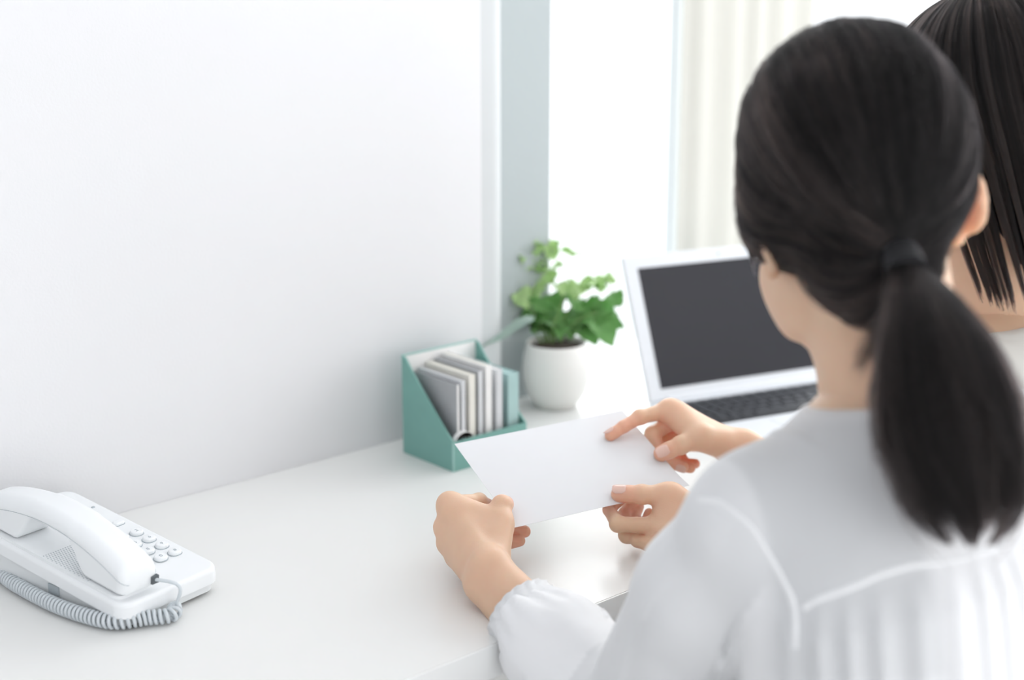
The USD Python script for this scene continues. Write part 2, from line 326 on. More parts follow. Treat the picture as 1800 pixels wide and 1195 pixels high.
# ================================================================== TELEPHONE
PO = V(.5652, 1.1929, DESK); pa = .2146
PX, PY, PZ = V(math.cos(pa), math.sin(pa), 0), V(-math.sin(pa), math.cos(pa), 0), V(0, 0, 1)
def phl(x, y, z): return PO+PX*x+PY*y+PZ*z
def rrect(w, d, r, n=6):
    P = []
    for cx, cy, a0 in ((w-r, r, -90), (w-r, d-r, 0), (r, d-r, 90), (r, r, 180)):
        for a in np.linspace(a0, a0+90, n): P.append((cx+r*math.cos(math.radians(a)), cy+r*math.sin(math.radians(a))))
    return np.array(P)
PW, PD = .127, .240
RISE = .030
def ztop(y): return .0282+RISE*np.clip(y/PD, 0, 1)
def shell(grow, zlo, zhi, rr, topround=0.0):
    P = rrect(PW+2*grow, PD+2*grow, rr)-grow; rings = []
    lo = lambda q: zlo(q[1]); hi = lambda q: zhi(q[1])
    rings.append([phl(q[0], q[1], lo(q)) for q in P])
    if topround:
        c = P.mean(0)
        for a in np.linspace(0, 90, 5):
            k = topround*(1-math.cos(math.radians(a)))
            Q = rrect(PW+2*grow-2*k, PD+2*grow-2*k, max(rr-k, .002))-grow+k
            rings.append([phl(q[0], q[1], hi(p)-topround*(1-math.sin(math.radians(a)))) for q, p in zip(Q, P)])
    else: rings.append([phl(q[0], q[1], hi(q)) for q in P])
    return loft(rings)
tel = thing('telephone', 'white desk telephone base with keypad, resting at the left end of the desk', 'telephone', PO)
part(tel, 'base_shell', shell(0, lambda y: ztop(y)-.016, lambda y: ztop(y), .016, .005), 'phone_white', smooth=40)
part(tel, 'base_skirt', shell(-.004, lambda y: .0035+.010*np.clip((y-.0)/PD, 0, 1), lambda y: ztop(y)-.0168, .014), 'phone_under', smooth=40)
for fx, fy in ((.02, .02), (PW-.02, .02), (.02, PD-.02), (PW-.02, PD-.02)):
    part(tel, 'rubber_foot', tube([phl(fx, fy, 0), phl(fx, fy, .016 if fy > .1 else .008)], .006, 14), 'rubber', smooth=40)
part(tel, 'cord_socket', cat(bx((0, 0, 0), (.002, .016, .010))).apply_transform(np.array([[PX[0], PY[0], 0, phl(.0025, .10, .010)[0]], [PX[1], PY[1], 0, phl(.0025, .10, .010)[1]], [0, 0, 1, phl(0, 0, .012)[2]], [0, 0, 0, 1]])), 'mark_grey')
tilt = math.atan(RISE/PD); TY = PY*math.cos(tilt)+PZ*math.sin(tilt); TZ = np.cross(PX, TY)
def top(x, y, dz=0.0): return phl(x, y, ztop(y))+TZ*dz
# raised cradle bed with grille holes between the two rests
bed = [top(.004+q[0], .012+q[1], -.002) for q in rrect(.050, PD-.024, .012)]; bed2 = [p+TZ*.0050 for p in bed]
part(tel, 'cradle_bed', loft([bed, bed2]), 'phone_white', smooth=40)
holes = []
for i in range(21):
    for j in range(14):
        x = .0072+.0029*j+(.00145 if i % 2 else 0); y = .058+.0034*i
        c = top(x, y, .0029); holes.append(tube([c, c+TZ*.0003], .00075, 6))
part(tel, 'speaker_grille', cat(*holes), 'mark_grey', kind='stuff', label='field of small grille holes under the handset')
def slab(w, d, h, r, o, n=5):
    P = rrect(w, d, r, n)-V(w/2, d/2); rings = []
    for k, z in ((0, 0), (0, h*.6), (h*.15, h*.88), (h*.4, h)):
        s = 1-2*k/min(w, d); rings.append([o+PX*q[0]*s+TY*q[1]*s+TZ*z for q in P])
    return loft(rings)
def digit(ch, o, hgt):
    t = meshkit.text_mesh(ch, hgt, .0003); t.apply_translation(-t.bounds.mean(0)); return place(t, o, PX, TY, TZ)
names = '123456789*0#'
for r in range(4):
    for c in range(3):
        x, y = .072+.0185*c, .098-.0195*r+.010; o = top(x, y)
        part(tel, 'key_recess', slab(.0155, .0135, .0006, .0062, o), 'mark_grey')
        k = part(tel, 'key', slab(.0140, .0120, .0034, .0056, o+TZ*.0005), 'phone_white', smooth=40)
        part(k, 'key_digit', digit(names[r*3+c], o+TZ*.0040, .0042), 'mark_grey')
for c in range(3):
    x, y = .072+.0185*c, .137; o = top(x, y)
    part(tel, 'key_recess', slab(.0155, .0090, .0006, .004, o), 'mark_grey')
    part(tel, 'key', slab(.0140, .0075, .0030, .0035, o+TZ*.0005), 'phone_white', smooth=40)
part(tel, 'status_lamp', slab(.004, .003, .001, .0012, top(.115, .185)), 'mark_grey')

hs = thing('handset', 'white curved telephone handset with coiled grey cord, lying on the phone base', 'handset', top(.029, .1, .0))
HY0, HY1 = .006, .232
def hz_top(s): return .030+.0245*np.sin(np.pi*np.clip(s, 0, 1))**.8
def hz_bot(s):
    e = np.minimum(s, 1-s); k = np.clip((e-.25)/.13, 0, 1); k = k*k*(3-2*k); return .0035+(.026+.006*np.sin(np.pi*s))*k
def hs_ring(s):
    y = HY0+(HY1-HY0)*s; zt, zb = hz_top(s), hz_bot(s); end = np.clip(min(s, 1-s)/.05, 0, 1); rnd = math.sqrt(max(1-(1-end)**2, .0))*.999+.001
    w = (.0212+.001*abs(2*s-1))*(.60+.40*rnd); zt = zt-.010*(1-rnd); zb = zb+.004*(1-rnd); H = zt-zb
    rt, rb = min(.0135, H*.62, w*.8), min(.0050, H*.3); P = []
    for cx, cz, r, a0 in ((w-rb, zb+rb, rb, -90), (w-rt, zt-rt, rt, 0), (-w+rt, zt-rt, rt, 90), (-w+rb, zb+rb, rb, 180)):
        for a in np.linspace(a0, a0+90, 9): P.append(top(.029+cx+r*math.cos(math.radians(a)), y, cz+r*math.sin(math.radians(a))))
    return P
S = np.r_[np.linspace(0, .05, 8)[:-1], np.linspace(.05, .95, 60), np.linspace(.95, 1, 8)[1:]]
hbody = loft([hs_ring(s) for s in S]); part(hs, 'handset_body', hbody, 'phone_white', smooth=50)
def seamline(sg):
    P = []
    for s in np.linspace(.004, .996, 90):
        y = HY0+(HY1-HY0)*s; zt, zb = hz_top(s), hz_bot(s); end = np.clip(min(s, 1-s)/.045, 0, 1); rnd = math.sqrt(max(1-(1-end)**2, 0))*.999+.001
        w = (.0212+.001*abs(2*s-1))*(.55+.45*rnd); P.append(top(.029+sg*w, y, max(zb+.0030, zt-.0148)))
    return P
loop = seamline(-1)+seamline(1)[::-1]
part(hs, 'seam', tube(loop+[loop[0]], .00032, 6, caps=False), 'mark_grey', label='thin grey parting line round the handset')
jp = top(.044, HY0-.0005, .012)
part(hs, 'cord_jack', bx((-.004, -.002, -.004), (.004, .002, .004)).apply_transform(np.block([[np.stack([PX, TY, TZ], 1), jp[:, None]], [np.zeros((1, 3)), np.ones((1, 1))]])), 'dark_gap')
# the cord: a straight lead, the coil, a straight lead to the socket
gz = .0083
def dk_pt(px, py, z=gz): return onplane(px, py, DESK+z)
path = spline([onplane(306, 1068, DESK+.009), onplane(299, 1082, DESK+gz), onplane(262, 1100), onplane(215, 1107), onplane(160, 1099), onplane(100, 1078), onplane(45, 1050), onplane(14, 1030), onplane(4, 1017)]+[], 600)
path[:, 2] = DESK+gz+.0004
tg = np.gradient(path, axis=0); L = np.r_[0, np.cumsum(np.linalg.norm(np.diff(path, axis=0), axis=1))]
ph = L/.0052*2*np.pi; nn = np.stack([-tg[:, 1], tg[:, 0], 0*tg[:, 0]], 1); nn /= np.linalg.norm(nn, axis=1, keepdims=True)
fine = np.linspace(0, L[-1], int(L[-1]/.0052*14)); pf = np.stack([np.interp(fine, L, path[:, k]) for k in range(3)], 1); nf = np.stack([np.interp(fine, L, nn[:, k]) for k in range(3)], 1)
a = fine/.0052*2*np.pi; coil = pf+nf*(.0060*np.cos(a))[:, None]+PZ*(.0060*np.sin(a))[:, None]
lead = spline([jp, jp-PY*.010+PX*.005-PZ*.001, jp-PY*.022+PX*.012-PZ*.007, onplane(311, 1060, DESK+.017), coil[0]], 30)
tail = spline([path[-1], onplane(3, 1009, DESK+.012), onplane(12, 1006, DESK+.014), onplane(30, 1014, DESK+.011), phl(.006, .140, .014)], 24)
cordm = cat(tube(lead, .0018, 10), tube(coil, .0019, 8), tube(tail, .0018, 10))
part(hs, 'coiled_cord', cordm, 'cord_grey', label='coiled light grey cord', smooth=60)

# ================================================================== TEAL LETTER BOX AND WHAT STANDS IN IT
BX0, BX1, BY0, BY1 = 1.0890, 1.2130, 1.3375, 1.4400
bo = thing('letter_box', 'small teal card rack with sloping sides, standing on the desk against the wall', 'letter rack', ((BX0+BX1)/2, (BY0+BY1)/2, DESK))
T = .0022; HF, HB = .039, .131
def side(x):
    pts = [(BY0, 0), (BY1, 0), (BY1, HB), (BY1-.008, HB-.002), (BY1-.022, HB-.018), (BY0+.012, HF+.010), (BY0, HF)]
    t = trimesh.creation.extrude_polygon(Polygon(pts), T, engine='earcut')
    return place(t, V(x, 0, DESK), V(0, 1, 0), V(0, 0, 1), V(1, 0, 0))
part(bo, 'side_panel', side(BX0), 'teal_board'); part(bo, 'side_panel', side(BX1-T), 'teal_board')
part(bo, 'front_lip', bx((BX0+T, BY0, DESK), (BX1-T, BY0+T, DESK+HF)), 'teal_board')
part(bo, 'back_panel', bx((BX0+T, BY1-T, DESK), (BX1-T, BY1, DESK+HB)), 'teal_board')
part(bo, 'bottom_panel', bx((BX0+T, BY0+T, DESK), (BX1-T, BY1-T, DESK+T)), 'teal_board')
part(bo, 'back_lining', bx((BX0+T, BY1-T-.0006, DESK+T), (BX1-T, BY1-T, DESK+HB-.001)), 'card_white', label='white lining of the back panel')
part(bo, 'top_rim', bx((BX0, BY1-T-.0004, DESK+HB-.0004), (BX1, BY1+.0004, DESK+HB+.0010)), 'teal_edge', label='paler teal top rim')
part(bo, 'corner_edge', bx((BX0-.0004, BY0-.0005, DESK), (BX0+.0016, BY0+.0012, DESK+HF)), 'teal_edge', label='pale front corner')  # paler teal strip along the front corner
zb = DESK+T+.0003
items = [  # x, thickness, depth, height, cover, edge, name, label, category
    (.0130, .0030, .086, .106, 'card_grey', 'card_white', 'booklet', 'dark grey card sleeve, leftmost of those standing in the teal rack', 'booklet'),
    (.0200, .0060, .088, .110, 'card_light', 'card_white', 'booklet', 'thick white booklet second from the left in the teal rack', 'booklet'),
    (.0330, .0095, .088, .115, 'card_cream', 'card_cream', 'notebook', 'thick cream notebook in the middle of the teal rack', 'notebook'),
    (.0480, .0070, .088, .117, 'card_grey', 'card_light', 'booklet', 'grey booklet just right of the cream notebook in the teal rack', 'booklet'),
    (.0600, .0100, .088, .122, 'card_white', 'card_cream', 'notebook', 'tallest white notebook right of centre in the teal rack', 'notebook'),
    (.0780, .0100, .088, .114, 'card_light', 'card_white', 'booklet', 'pale grey booklet near the right side of the teal rack', 'booklet'),
    (.0980, .0180, .088, .104, 'card_teal', 'card_teal', 'folder', 'pale teal folder, rightmost item in the teal rack', 'folder')]
for x, th, dp, hh, cv, ed, nm, lb, ct_ in items:
    xa = BX0+T+x; ya = BY0+.010
    o = thing(nm, lb, ct_, (xa+th/2, ya+dp/2, zb))
    part(o, 'cover', bx((xa, ya, zb), (xa+.0008, ya+dp, zb+hh)), cv); part(o, 'cover', bx((xa+th-.0008, ya, zb), (xa+th, ya+dp, zb+hh)), cv)
    part(o, 'page_block', bx((xa+.0008, ya+.001, zb+.001), (xa+th-.0008, ya+dp-.001, zb+hh-.0012)), ed)
    part(o, 'spine', bx((xa, ya-.0007, zb), (xa+th, ya, zb+hh)), ed if cv == 'card_grey' else cv)
a = np.linspace(.15*np.pi, 1.02*np.pi, 18)
cc = V(BX0+.0215, BY0+.0062, DESK+.033)
ringo = [[cc+V(.0165*math.cos(q)*s, dy, .0150*math.sin(q)*s) for q in a for s in (1.0,)] for dy in (-.0036, .0036)]
arc = np.array(ringo); inn = cc+(arc-cc)*V(.95, 1, .95)
part('/World', 'curled_card', loft(np.concatenate([arc, inn[:, ::-1]], 1)), 'card_white', smooth=30)
pc = stage.GetPrimAtPath('/World/curled_card'); data(pc, 'small white curled paper strip just behind the front lip of the teal rack', 'paper strip')

# ================================================================== POTTED PLANT
pb = onplane(974, 722); pb = V(pb[0]+.021, pb[1]+.0185, DESK)
pl = thing('potted_plant', 'leafy green plant in a rounded white ceramic pot by the window', 'plant', pb)
prof = [(0, 0), (.029, 0), (.0305, .0015), (.0310, .004), (.0345, .008), (.0430, .022), (.0480, .040), (.0490, .055), (.0475, .072), (.0440, .088), (.0425, .0935), (.0415, .0945), (.0402, .0935), (.0400, .080), (.0, .078)]
t = lathe(prof, 64); t.apply_translation(pb); part(pl, 'pot', t, 'pot_ceramic', smooth=50)
g = lathe([(0, .0788), (.0398, .0788), (.0396, .0868), (.02, .089), (0, .0895)], 40)
d = meshkit.noise(g.vertices*220, 3)-.5; g.vertices[:, 2] += np.where(g.vertices[:, 2] > .085, d*.004, 0); g.apply_translation(pb); part(pl, 'soil', g, 'soil', smooth=60)
def leaf(base, tip, width, up, lobes=5, droop=.25, seed=0):
    """a lobed ivy-like blade: outline along the midrib, cupped and drooping, with thickness"""
    base, tip = np.asarray(base, float), np.asarray(tip, float); ax = tip-base; L = np.linalg.norm(ax); ax /= L
    sd = unit(np.cross(ax, up)); nm = np.cross(sd, ax); n = 26; r = np.random.default_rng(seed)
    s = np.linspace(0, 1, n); prof_ = np.sin(np.pi*s**.62)**.9*(1-.25*s)
    teeth = 1+.30*np.abs(np.sin(np.pi*lobes*s+.2*r.normal()))*(1-s)-.16
    w = width*.5*prof_*teeth; w[0] = w[-1] = .0004; P = []
    for k in (-1, -.5, 0, .5, 1):
        sweep = .10*L*abs(k)*np.sin(np.pi*s)
        P.append(base+ax*(s*L+sweep*.5)[:, None]+sd*(k*w)[:, None]+nm*((-droop*L*s**2)+.16*w*abs(k)*1.4+.004*np.sin(9*s+seed)*abs(k))[:, None])
    P = np.array(P); k5, m = P.shape[:2]; top_ = P.reshape(-1, 3); bot = top_-nm*.0004
    i, j = np.meshgrid(np.arange(k5-1), np.arange(m-1), indexing='ij'); q = np.stack([i*m+j, (i+1)*m+j, (i+1)*m+j+1, i*m+j+1], -1).reshape(-1, 4)
    f = np.vstack([q[:, [0, 1, 2]], q[:, [0, 2, 3]]]); N = k5*m
    bd = [(0, x, x+1) for x in range(m-1)]
    e1 = np.array([[x+1, x, N+x] for x in range(m-1)]+[[x+1, N+x, N+x+1] for x in range(m-1)]); o2 = (k5-1)*m
    e2 = np.array([[o2+x, o2+x+1, N+o2+x] for x in range(m-1)]+[[o2+x+1, N+o2+x+1, N+o2+x] for x in range(m-1)])
    return trimesh.Trimesh(np.vstack([top_, bot]), np.vstack([f, f[:, ::-1]+N, e1, e2]), process=False)
ZP = float((pb-CP)@CF); root = pb+V(0, 0, .086)
def pw(px, py, dz=0.0): return W(px, py, ZP+dz)
stems = [  # way points of each stem (pixel, pixel, depth offset), then leaves (base, tip, width, material)
    [(962, 590, 0), (955, 540, .01), (958, 480, .015), (962, 432, .01)], [(955, 590, 0), (935, 545, -.01), (915, 528, -.02)],
    [(975, 590, 0), (1000, 545, .0), (1022, 515, .01), (1050, 495, .02)], [(990, 592, 0), (1020, 560, -.01), (1050, 550, -.02)],
    [(960, 590, .01), (940, 530, .03), (925, 480, .03), (918, 450, .03)], [(945, 590, 0), (920, 560, .015), (880, 563, .012)],
    [(985, 590, .01), (1010, 530, .03), (1050, 492, .04), (1078, 512, .03)], [(970, 590, -.01), (985, 540, -.03), (990, 520, -.03)]]
for st in stems:
    p = spline([root+(pw(*st[0])-root)*V(.6, .6, 0)-V(0, 0, .004)]+[pw(*q) for q in st], 18)
    part(pl, 'stem', tube(p, np.linspace(.0014, .0008, 18), 8), 'stem_green', smooth=60)
leaves = [
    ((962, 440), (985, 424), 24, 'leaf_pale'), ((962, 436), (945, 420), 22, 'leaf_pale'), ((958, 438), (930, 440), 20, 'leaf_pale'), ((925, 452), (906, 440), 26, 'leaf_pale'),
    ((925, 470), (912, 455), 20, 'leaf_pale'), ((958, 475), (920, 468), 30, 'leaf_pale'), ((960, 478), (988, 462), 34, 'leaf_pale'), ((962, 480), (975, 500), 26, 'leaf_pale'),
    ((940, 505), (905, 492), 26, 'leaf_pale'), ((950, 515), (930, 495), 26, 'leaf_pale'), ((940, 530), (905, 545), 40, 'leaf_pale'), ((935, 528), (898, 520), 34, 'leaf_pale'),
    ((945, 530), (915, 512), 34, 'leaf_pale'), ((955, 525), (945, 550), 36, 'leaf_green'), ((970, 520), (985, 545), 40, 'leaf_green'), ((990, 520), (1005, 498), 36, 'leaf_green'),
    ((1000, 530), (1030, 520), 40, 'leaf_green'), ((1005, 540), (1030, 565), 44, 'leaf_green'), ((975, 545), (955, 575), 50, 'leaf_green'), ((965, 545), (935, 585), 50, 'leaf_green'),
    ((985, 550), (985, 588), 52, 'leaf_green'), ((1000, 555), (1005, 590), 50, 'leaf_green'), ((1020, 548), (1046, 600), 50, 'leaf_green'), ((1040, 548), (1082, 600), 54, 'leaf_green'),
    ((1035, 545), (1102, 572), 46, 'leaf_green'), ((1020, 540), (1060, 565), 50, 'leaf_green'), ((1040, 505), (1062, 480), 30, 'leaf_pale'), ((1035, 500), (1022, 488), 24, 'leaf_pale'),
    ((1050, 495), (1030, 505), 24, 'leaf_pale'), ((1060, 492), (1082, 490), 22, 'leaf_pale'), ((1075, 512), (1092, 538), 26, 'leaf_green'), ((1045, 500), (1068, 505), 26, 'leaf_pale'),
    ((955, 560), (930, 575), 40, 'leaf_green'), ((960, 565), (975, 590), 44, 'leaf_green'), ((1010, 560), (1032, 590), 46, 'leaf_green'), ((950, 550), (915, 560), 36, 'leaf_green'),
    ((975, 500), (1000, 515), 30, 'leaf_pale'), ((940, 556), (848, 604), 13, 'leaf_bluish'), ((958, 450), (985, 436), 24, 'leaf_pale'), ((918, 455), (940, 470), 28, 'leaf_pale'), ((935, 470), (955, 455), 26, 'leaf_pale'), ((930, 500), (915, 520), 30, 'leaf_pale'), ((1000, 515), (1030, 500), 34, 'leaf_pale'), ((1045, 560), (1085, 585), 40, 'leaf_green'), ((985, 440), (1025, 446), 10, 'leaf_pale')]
for i, (a0, b0, wd, mt) in enumerate(leaves):
    r = np.random.default_rng(100+i); da, db = r.uniform(-.025, .025), r.uniform(-.03, .03)
    if mt == 'leaf_bluish': da, db = -.05, -.10
    up = unit(V(*(r.normal(0, .45, 3)))+V(-.5, -.6, 1.1)-CF*.6)
    part(pl, 'leaf', leaf(pw(*a0, da), pw(*b0, db), wd/FPX*ZP*1.45, up, droop=r.uniform(.05, .25), seed=i), mt, smooth=60)

# ================================================================== LAPTOP
LA, LT, LL, LW_ = -.2754, .4202, .2137, .325
LX, LB = V(math.cos(LA), math.sin(LA), 0), V(-math.sin(LA), math.cos(LA), 0)
LU = V(0, 0, 1)*math.cos(LT)+LB*math.sin(LT); LN = np.cross(LX, LU)   # LN faces the user
LO = V(1.4546, 1.3438, .735)
lp = thing('laptop', 'open silver white laptop with black screen on the desk by the window', 'laptop', V(*(LO+LX*.16-LB*.11)[:2], DESK))
def inb(t, o=LO, X=LX, Y=LB, Z=V(0, 0, 1)): return place(t, o, X, Y, Z)
BD = .222
part(lp, 'base', inb(bx((0, -BD, -.0145), (LW_, .006, -.001), .004)), 'laptop_shell', smooth=40)
part(lp, 'keyboard_bed', inb(bx((.022, -.122, -.0012), (LW_-.022, -.018, -.0006))), 'key_bed')
part(lp, 'trackpad', inb(bx((.11, -.208, -.0012), (.215, -.134, -.0005))), 'laptop_shell')
part(lp, 'hinge', tube([LO+LX*.03+LB*.002, LO+LX*(LW_-.03)+LB*.002], .005, 16), 'laptop_shell', smooth=40)
rows = [(14, .0125), (14, .0165), (14, .0165), (13, .0165), (12, .0165), (9, .0165)]; y = -.0195
for n, hh in rows:
    xs = np.linspace(.0235, LW_-.0235, n+1)
    if n == 9: xs = np.array([.0235, .043, .062, .081, .103, .205, .227, .249, .275, LW_-.0235])
    for a, b in zip(xs[:-1], xs[1:]):
        part(lp, 'key', inb(bx((a+.0012, y-hh+.0012, -.0006), (b-.0012, y-.0012, .0014), .0007)), 'key_black')
    y -= hh
for fx in (.03, LW_-.03):
    for fy in (-.02, -BD+.02): part(lp, 'rubber_foot', inb(tube([(fx, fy, -.0152), (fx, fy, -.0135)], .006, 14)), 'rubber')
lid = lambda t: place(t, LO, LX, LU, LN)
part(lp, 'lid', lid(bx((0, 0, -.0075), (LW_, LL, 0), .003)), 'laptop_shell', smooth=40)
part(lp, 'screen', lid(bx((.0218, .0171, -.001), (LW_-.0218, LL-.0196, .0004))), 'screen_glass')
part(lp, 'webcam', lid(tube([(LW_/2, LL-.0095, -.001), (LW_/2, LL-.0095, .0004)], .0022, 14)), 'mark_grey')

# ================================================================== SHEET OF PAPER
TLp, TRp, BLp = W(799, 780, 1.602), W(1094, 721, 1.691), W(905, 927, 1.509)
eu, ev = TRp-TLp, BLp-TLp; pn = unit(np.cross(ev, eu)); pn = pn if pn@(CP-TLp) > 0 else -pn
def paper_pt(s, t):
    bend = -.004*math.exp(-((s-.78)/.13)**2-((t-1.0)/.16)**2)+.0035*math.exp(-((s-.97)/.10)**2-((t-1.02)/.12)**2)+.0020*math.sin(math.pi*s)*math.sin(math.pi*t)
    return TLp+eu*s+ev*t+pn*bend
ns, nt = 48, 36
Tp = np.array([[paper_pt(s, t) for s in np.linspace(0, 1, ns)] for t in np.linspace(0, 1, nt)]).reshape(-1, 3)
i, j = np.meshgrid(np.arange(nt-1), np.arange(ns-1), indexing='ij'); q = np.stack([i*ns+j, (i+1)*ns+j, (i+1)*ns+j+1, i*ns+j+1], -1).reshape(-1, 4)
f = np.vstack([q[:, [0, 1, 2]], q[:, [0, 2, 3]]]); N = ns*nt
rim = [k for k in range(ns)]+[k*ns+ns-1 for k in range(1, nt)]+[(nt-1)*ns+k for k in range(ns-2, -1, -1)]+[k*ns for k in range(nt-2, 0, -1)]
e = []
for a, b in zip(rim, rim[1:]+rim[:1]): e += [(a, b, N+b), (a, N+b, N+a)]
pm = trimesh.Trimesh(np.vstack([Tp, Tp-pn*.00025]), np.vstack([f, f[:, ::-1]+N, np.array(e)]), process=False)
part('/World', 'paper_sheet', pm, 'paper_white', smooth=30)
data(stage.GetPrimAtPath('/World/paper_sheet'), 'blank white sheet of paper held up in three hands over the desk', 'paper')

# ================================================================== PEOPLE
def hand(spec, h=.0016):
    """SDF of one hand and forearm. spec: wrist, elbow, index/middle/ring/pinky = (mcp, pip, dip, tip), thumb = (cmc, mcp, ip, tip)"""
    wr, el = spec['wrist'], spec['elbow']; fs = [spec[k] for k in ('index', 'middle', 'ring', 'pinky')]; th = spec['thumb']
    allp = np.vstack([np.vstack(fs), np.vstack(th), wr[None]]); ax = unit(el-wr); fe = wr+ax*.12
    lo, hi = np.vstack([allp, fe[None]]).min(0)-.035, np.vstack([allp, fe[None]]).max(0)+.035
    F = Field(lo, hi, h); wd = unit((fs[0][0]-fs[3][0])-ax*((fs[0][0]-fs[3][0])@ax))
    R = dict(index=(.0105, .0080, .0070, .0058), middle=(.0108, .0083, .0072, .0060), ring=(.0102, .0078, .0068, .0057), pinky=(.0092, .0068, .0060, .0050))
    for k, off in (('index', .013), ('middle', .004), ('ring', -.005), ('pinky', -.013)):      # palm
        F.cone(wr+wd*off*.9, spec[k][0], .0125, R[k][0]*1.04, k=.012)
    c = (fs[0][0]+fs[3][0]+wr)/3
    F.cone(wr+wd*.009, th[0], .014, .0135, k=.014); F.cone(th[0], th[1], .0135, .0108, k=.012)
    wb = spec.get('web', .25); mid = fs[0][0]*.8+wr*.2
    for q in np.linspace(0, 1, 7): F.cone(th[0]*(1-q)+(th[1]*(1-wb)+th[2]*wb)*q, mid*(1-q)+fs[0][0]*q, .0095, .0085, k=.012)                                     # web
    F.cone(wr+wd*.0105, fe+wd*.010, .0180, .0235, k=.012); F.cone(wr-wd*.0105, fe-wd*.010, .0178, .0235, k=.012)
    G = Field(lo, hi, h)
    for k in ('index', 'middle', 'ring', 'pinky'):
        f_ = Field(lo, hi, h); a, b, c_, d = spec[k]; r = R[k]
        f_.cone(a, b, r[0]*.94, r[1], k=.003); f_.cone(b, c_, r[1], r[2], k=.003); f_.cone(c_, d, r[2], r[3], k=.003)
        f_.cone(b, b, r[1]*1.05, r[1]*1.05, k=.004); f_.cone((c_*.35+d*.65), d, r[3]*1.10, r[3]*1.02, k=.003)
        G.g = np.minimum(G.g, f_.g)
    t_ = Field(lo, hi, h); t_.cone(th[1], th[2], .0106, .0098, k=.003); t_.cone(th[2], th[3], .0098, .0080, k=.003); t_.cone(th[2], th[2], .0103, .0103, k=.004)
    t_.cone(th[2]*.4+th[3]*.6, th[3], .0094, .0084, k=.004)
    G.g = np.minimum(G.g, t_.g)
    k = .007; hh = np.clip(.5+.5*(F.g-G.g)/k, 0, 1); F.g = F.g*(1-hh)+G.g*hh-k*hh*(1-hh)
    for k_ in ('index', 'middle', 'ring'):                                                      # skin creases across the finger joints
        a, b, c_, d = spec[k_]
        for p, q in ((b, c_), (c_, d)):
            ax2 = unit(q-a); w2 = unit(np.cross(ax2, unit(p-c)+1e-6))
    return F.mesh(2)
def blush_of(v, tips, r=.035):
    d, _ = cKDTree(np.vstack(tips)).query(v); return np.clip(1-d/r, 0, 1)*.75
def nail(base, tip, out, rad, width=.0105, length=.012):
    """a curved plate lying on the back of a fingertip. out: the way the nail faces"""
    ax = unit(tip-base); out = unit(out-ax*(out@ax)); sd = np.cross(ax, out); n, m = 9, 8; P = []
    for u in np.linspace(-1, 1, n):
        row = []
        for s in np.linspace(0, 1, m):
            ang = u*width/2/rad*(1-.35*max(0, abs(2*s-1)-.55)/.45); row.append(tip+ax*(rad*.72-length*(1-s))+(sd*math.sin(ang)+out*math.cos(ang))*(rad+.0006-.0016*max(0, s-.55)**1.5))
        P.append(row)
    P = np.array(P); T0 = P.reshape(-1, 3); B0 = T0-out*.0008; i, j = np.meshgrid(np.arange(n-1), np.arange(m-1), indexing='ij')
    q = np.stack([i*m+j, (i+1)*m+j, (i+1)*m+j+1, i*m+j+1], -1).reshape(-1, 4); f = np.vstack([q[:, [0, 1, 2]], q[:, [0, 2, 3]]]); N = n*m
    rim = [k for k in range(m)]+[k*m+m-1 for k in range(1, n)]+[(n-1)*m+k for k in range(m-2, -1, -1)]+[k*m for k in range(n-2, 0, -1)]; e = []
    for a, b in zip(rim, rim[1:]+rim[:1]): e += [(a, b, N+b), (a, N+b, N+a)]
    t = trimesh.Trimesh(np.vstack([T0, B0]), np.vstack([f, f[:, ::-1]+N, np.array(e)]), process=False); trimesh.repair.fix_normals(t); return t
def ik(s, w, lu, lf, pole):
    d = w-s; L = min(np.linalg.norm(d), (lu+lf)*.998); u = unit(d); a = (lu*lu-lf*lf+L*L)/(2*L); hgt = math.sqrt(max(lu*lu-a*a, 0))
    pv = unit(pole-u*(pole@u)); return s+u*a+pv*hgt
def rotz(a): return V(math.cos(a), math.sin(a), 0)
def head_frame(heading, pitch, roll):
    f0 = rotz(math.radians(heading)); r0 = V(f0[1], -f0[0], 0); u0 = V(0, 0, 1); p = math.radians(pitch); q = math.radians(roll)
    f1 = f0*math.cos(p)+u0*math.sin(p); u1 = u0*math.cos(p)-f0*math.sin(p); r2 = r0*math.cos(q)+u1*math.sin(q); u2 = u1*math.cos(q)-r0*math.sin(q)
    return np.stack([r2, f1, u2])                                                                # rows: right, forward, up
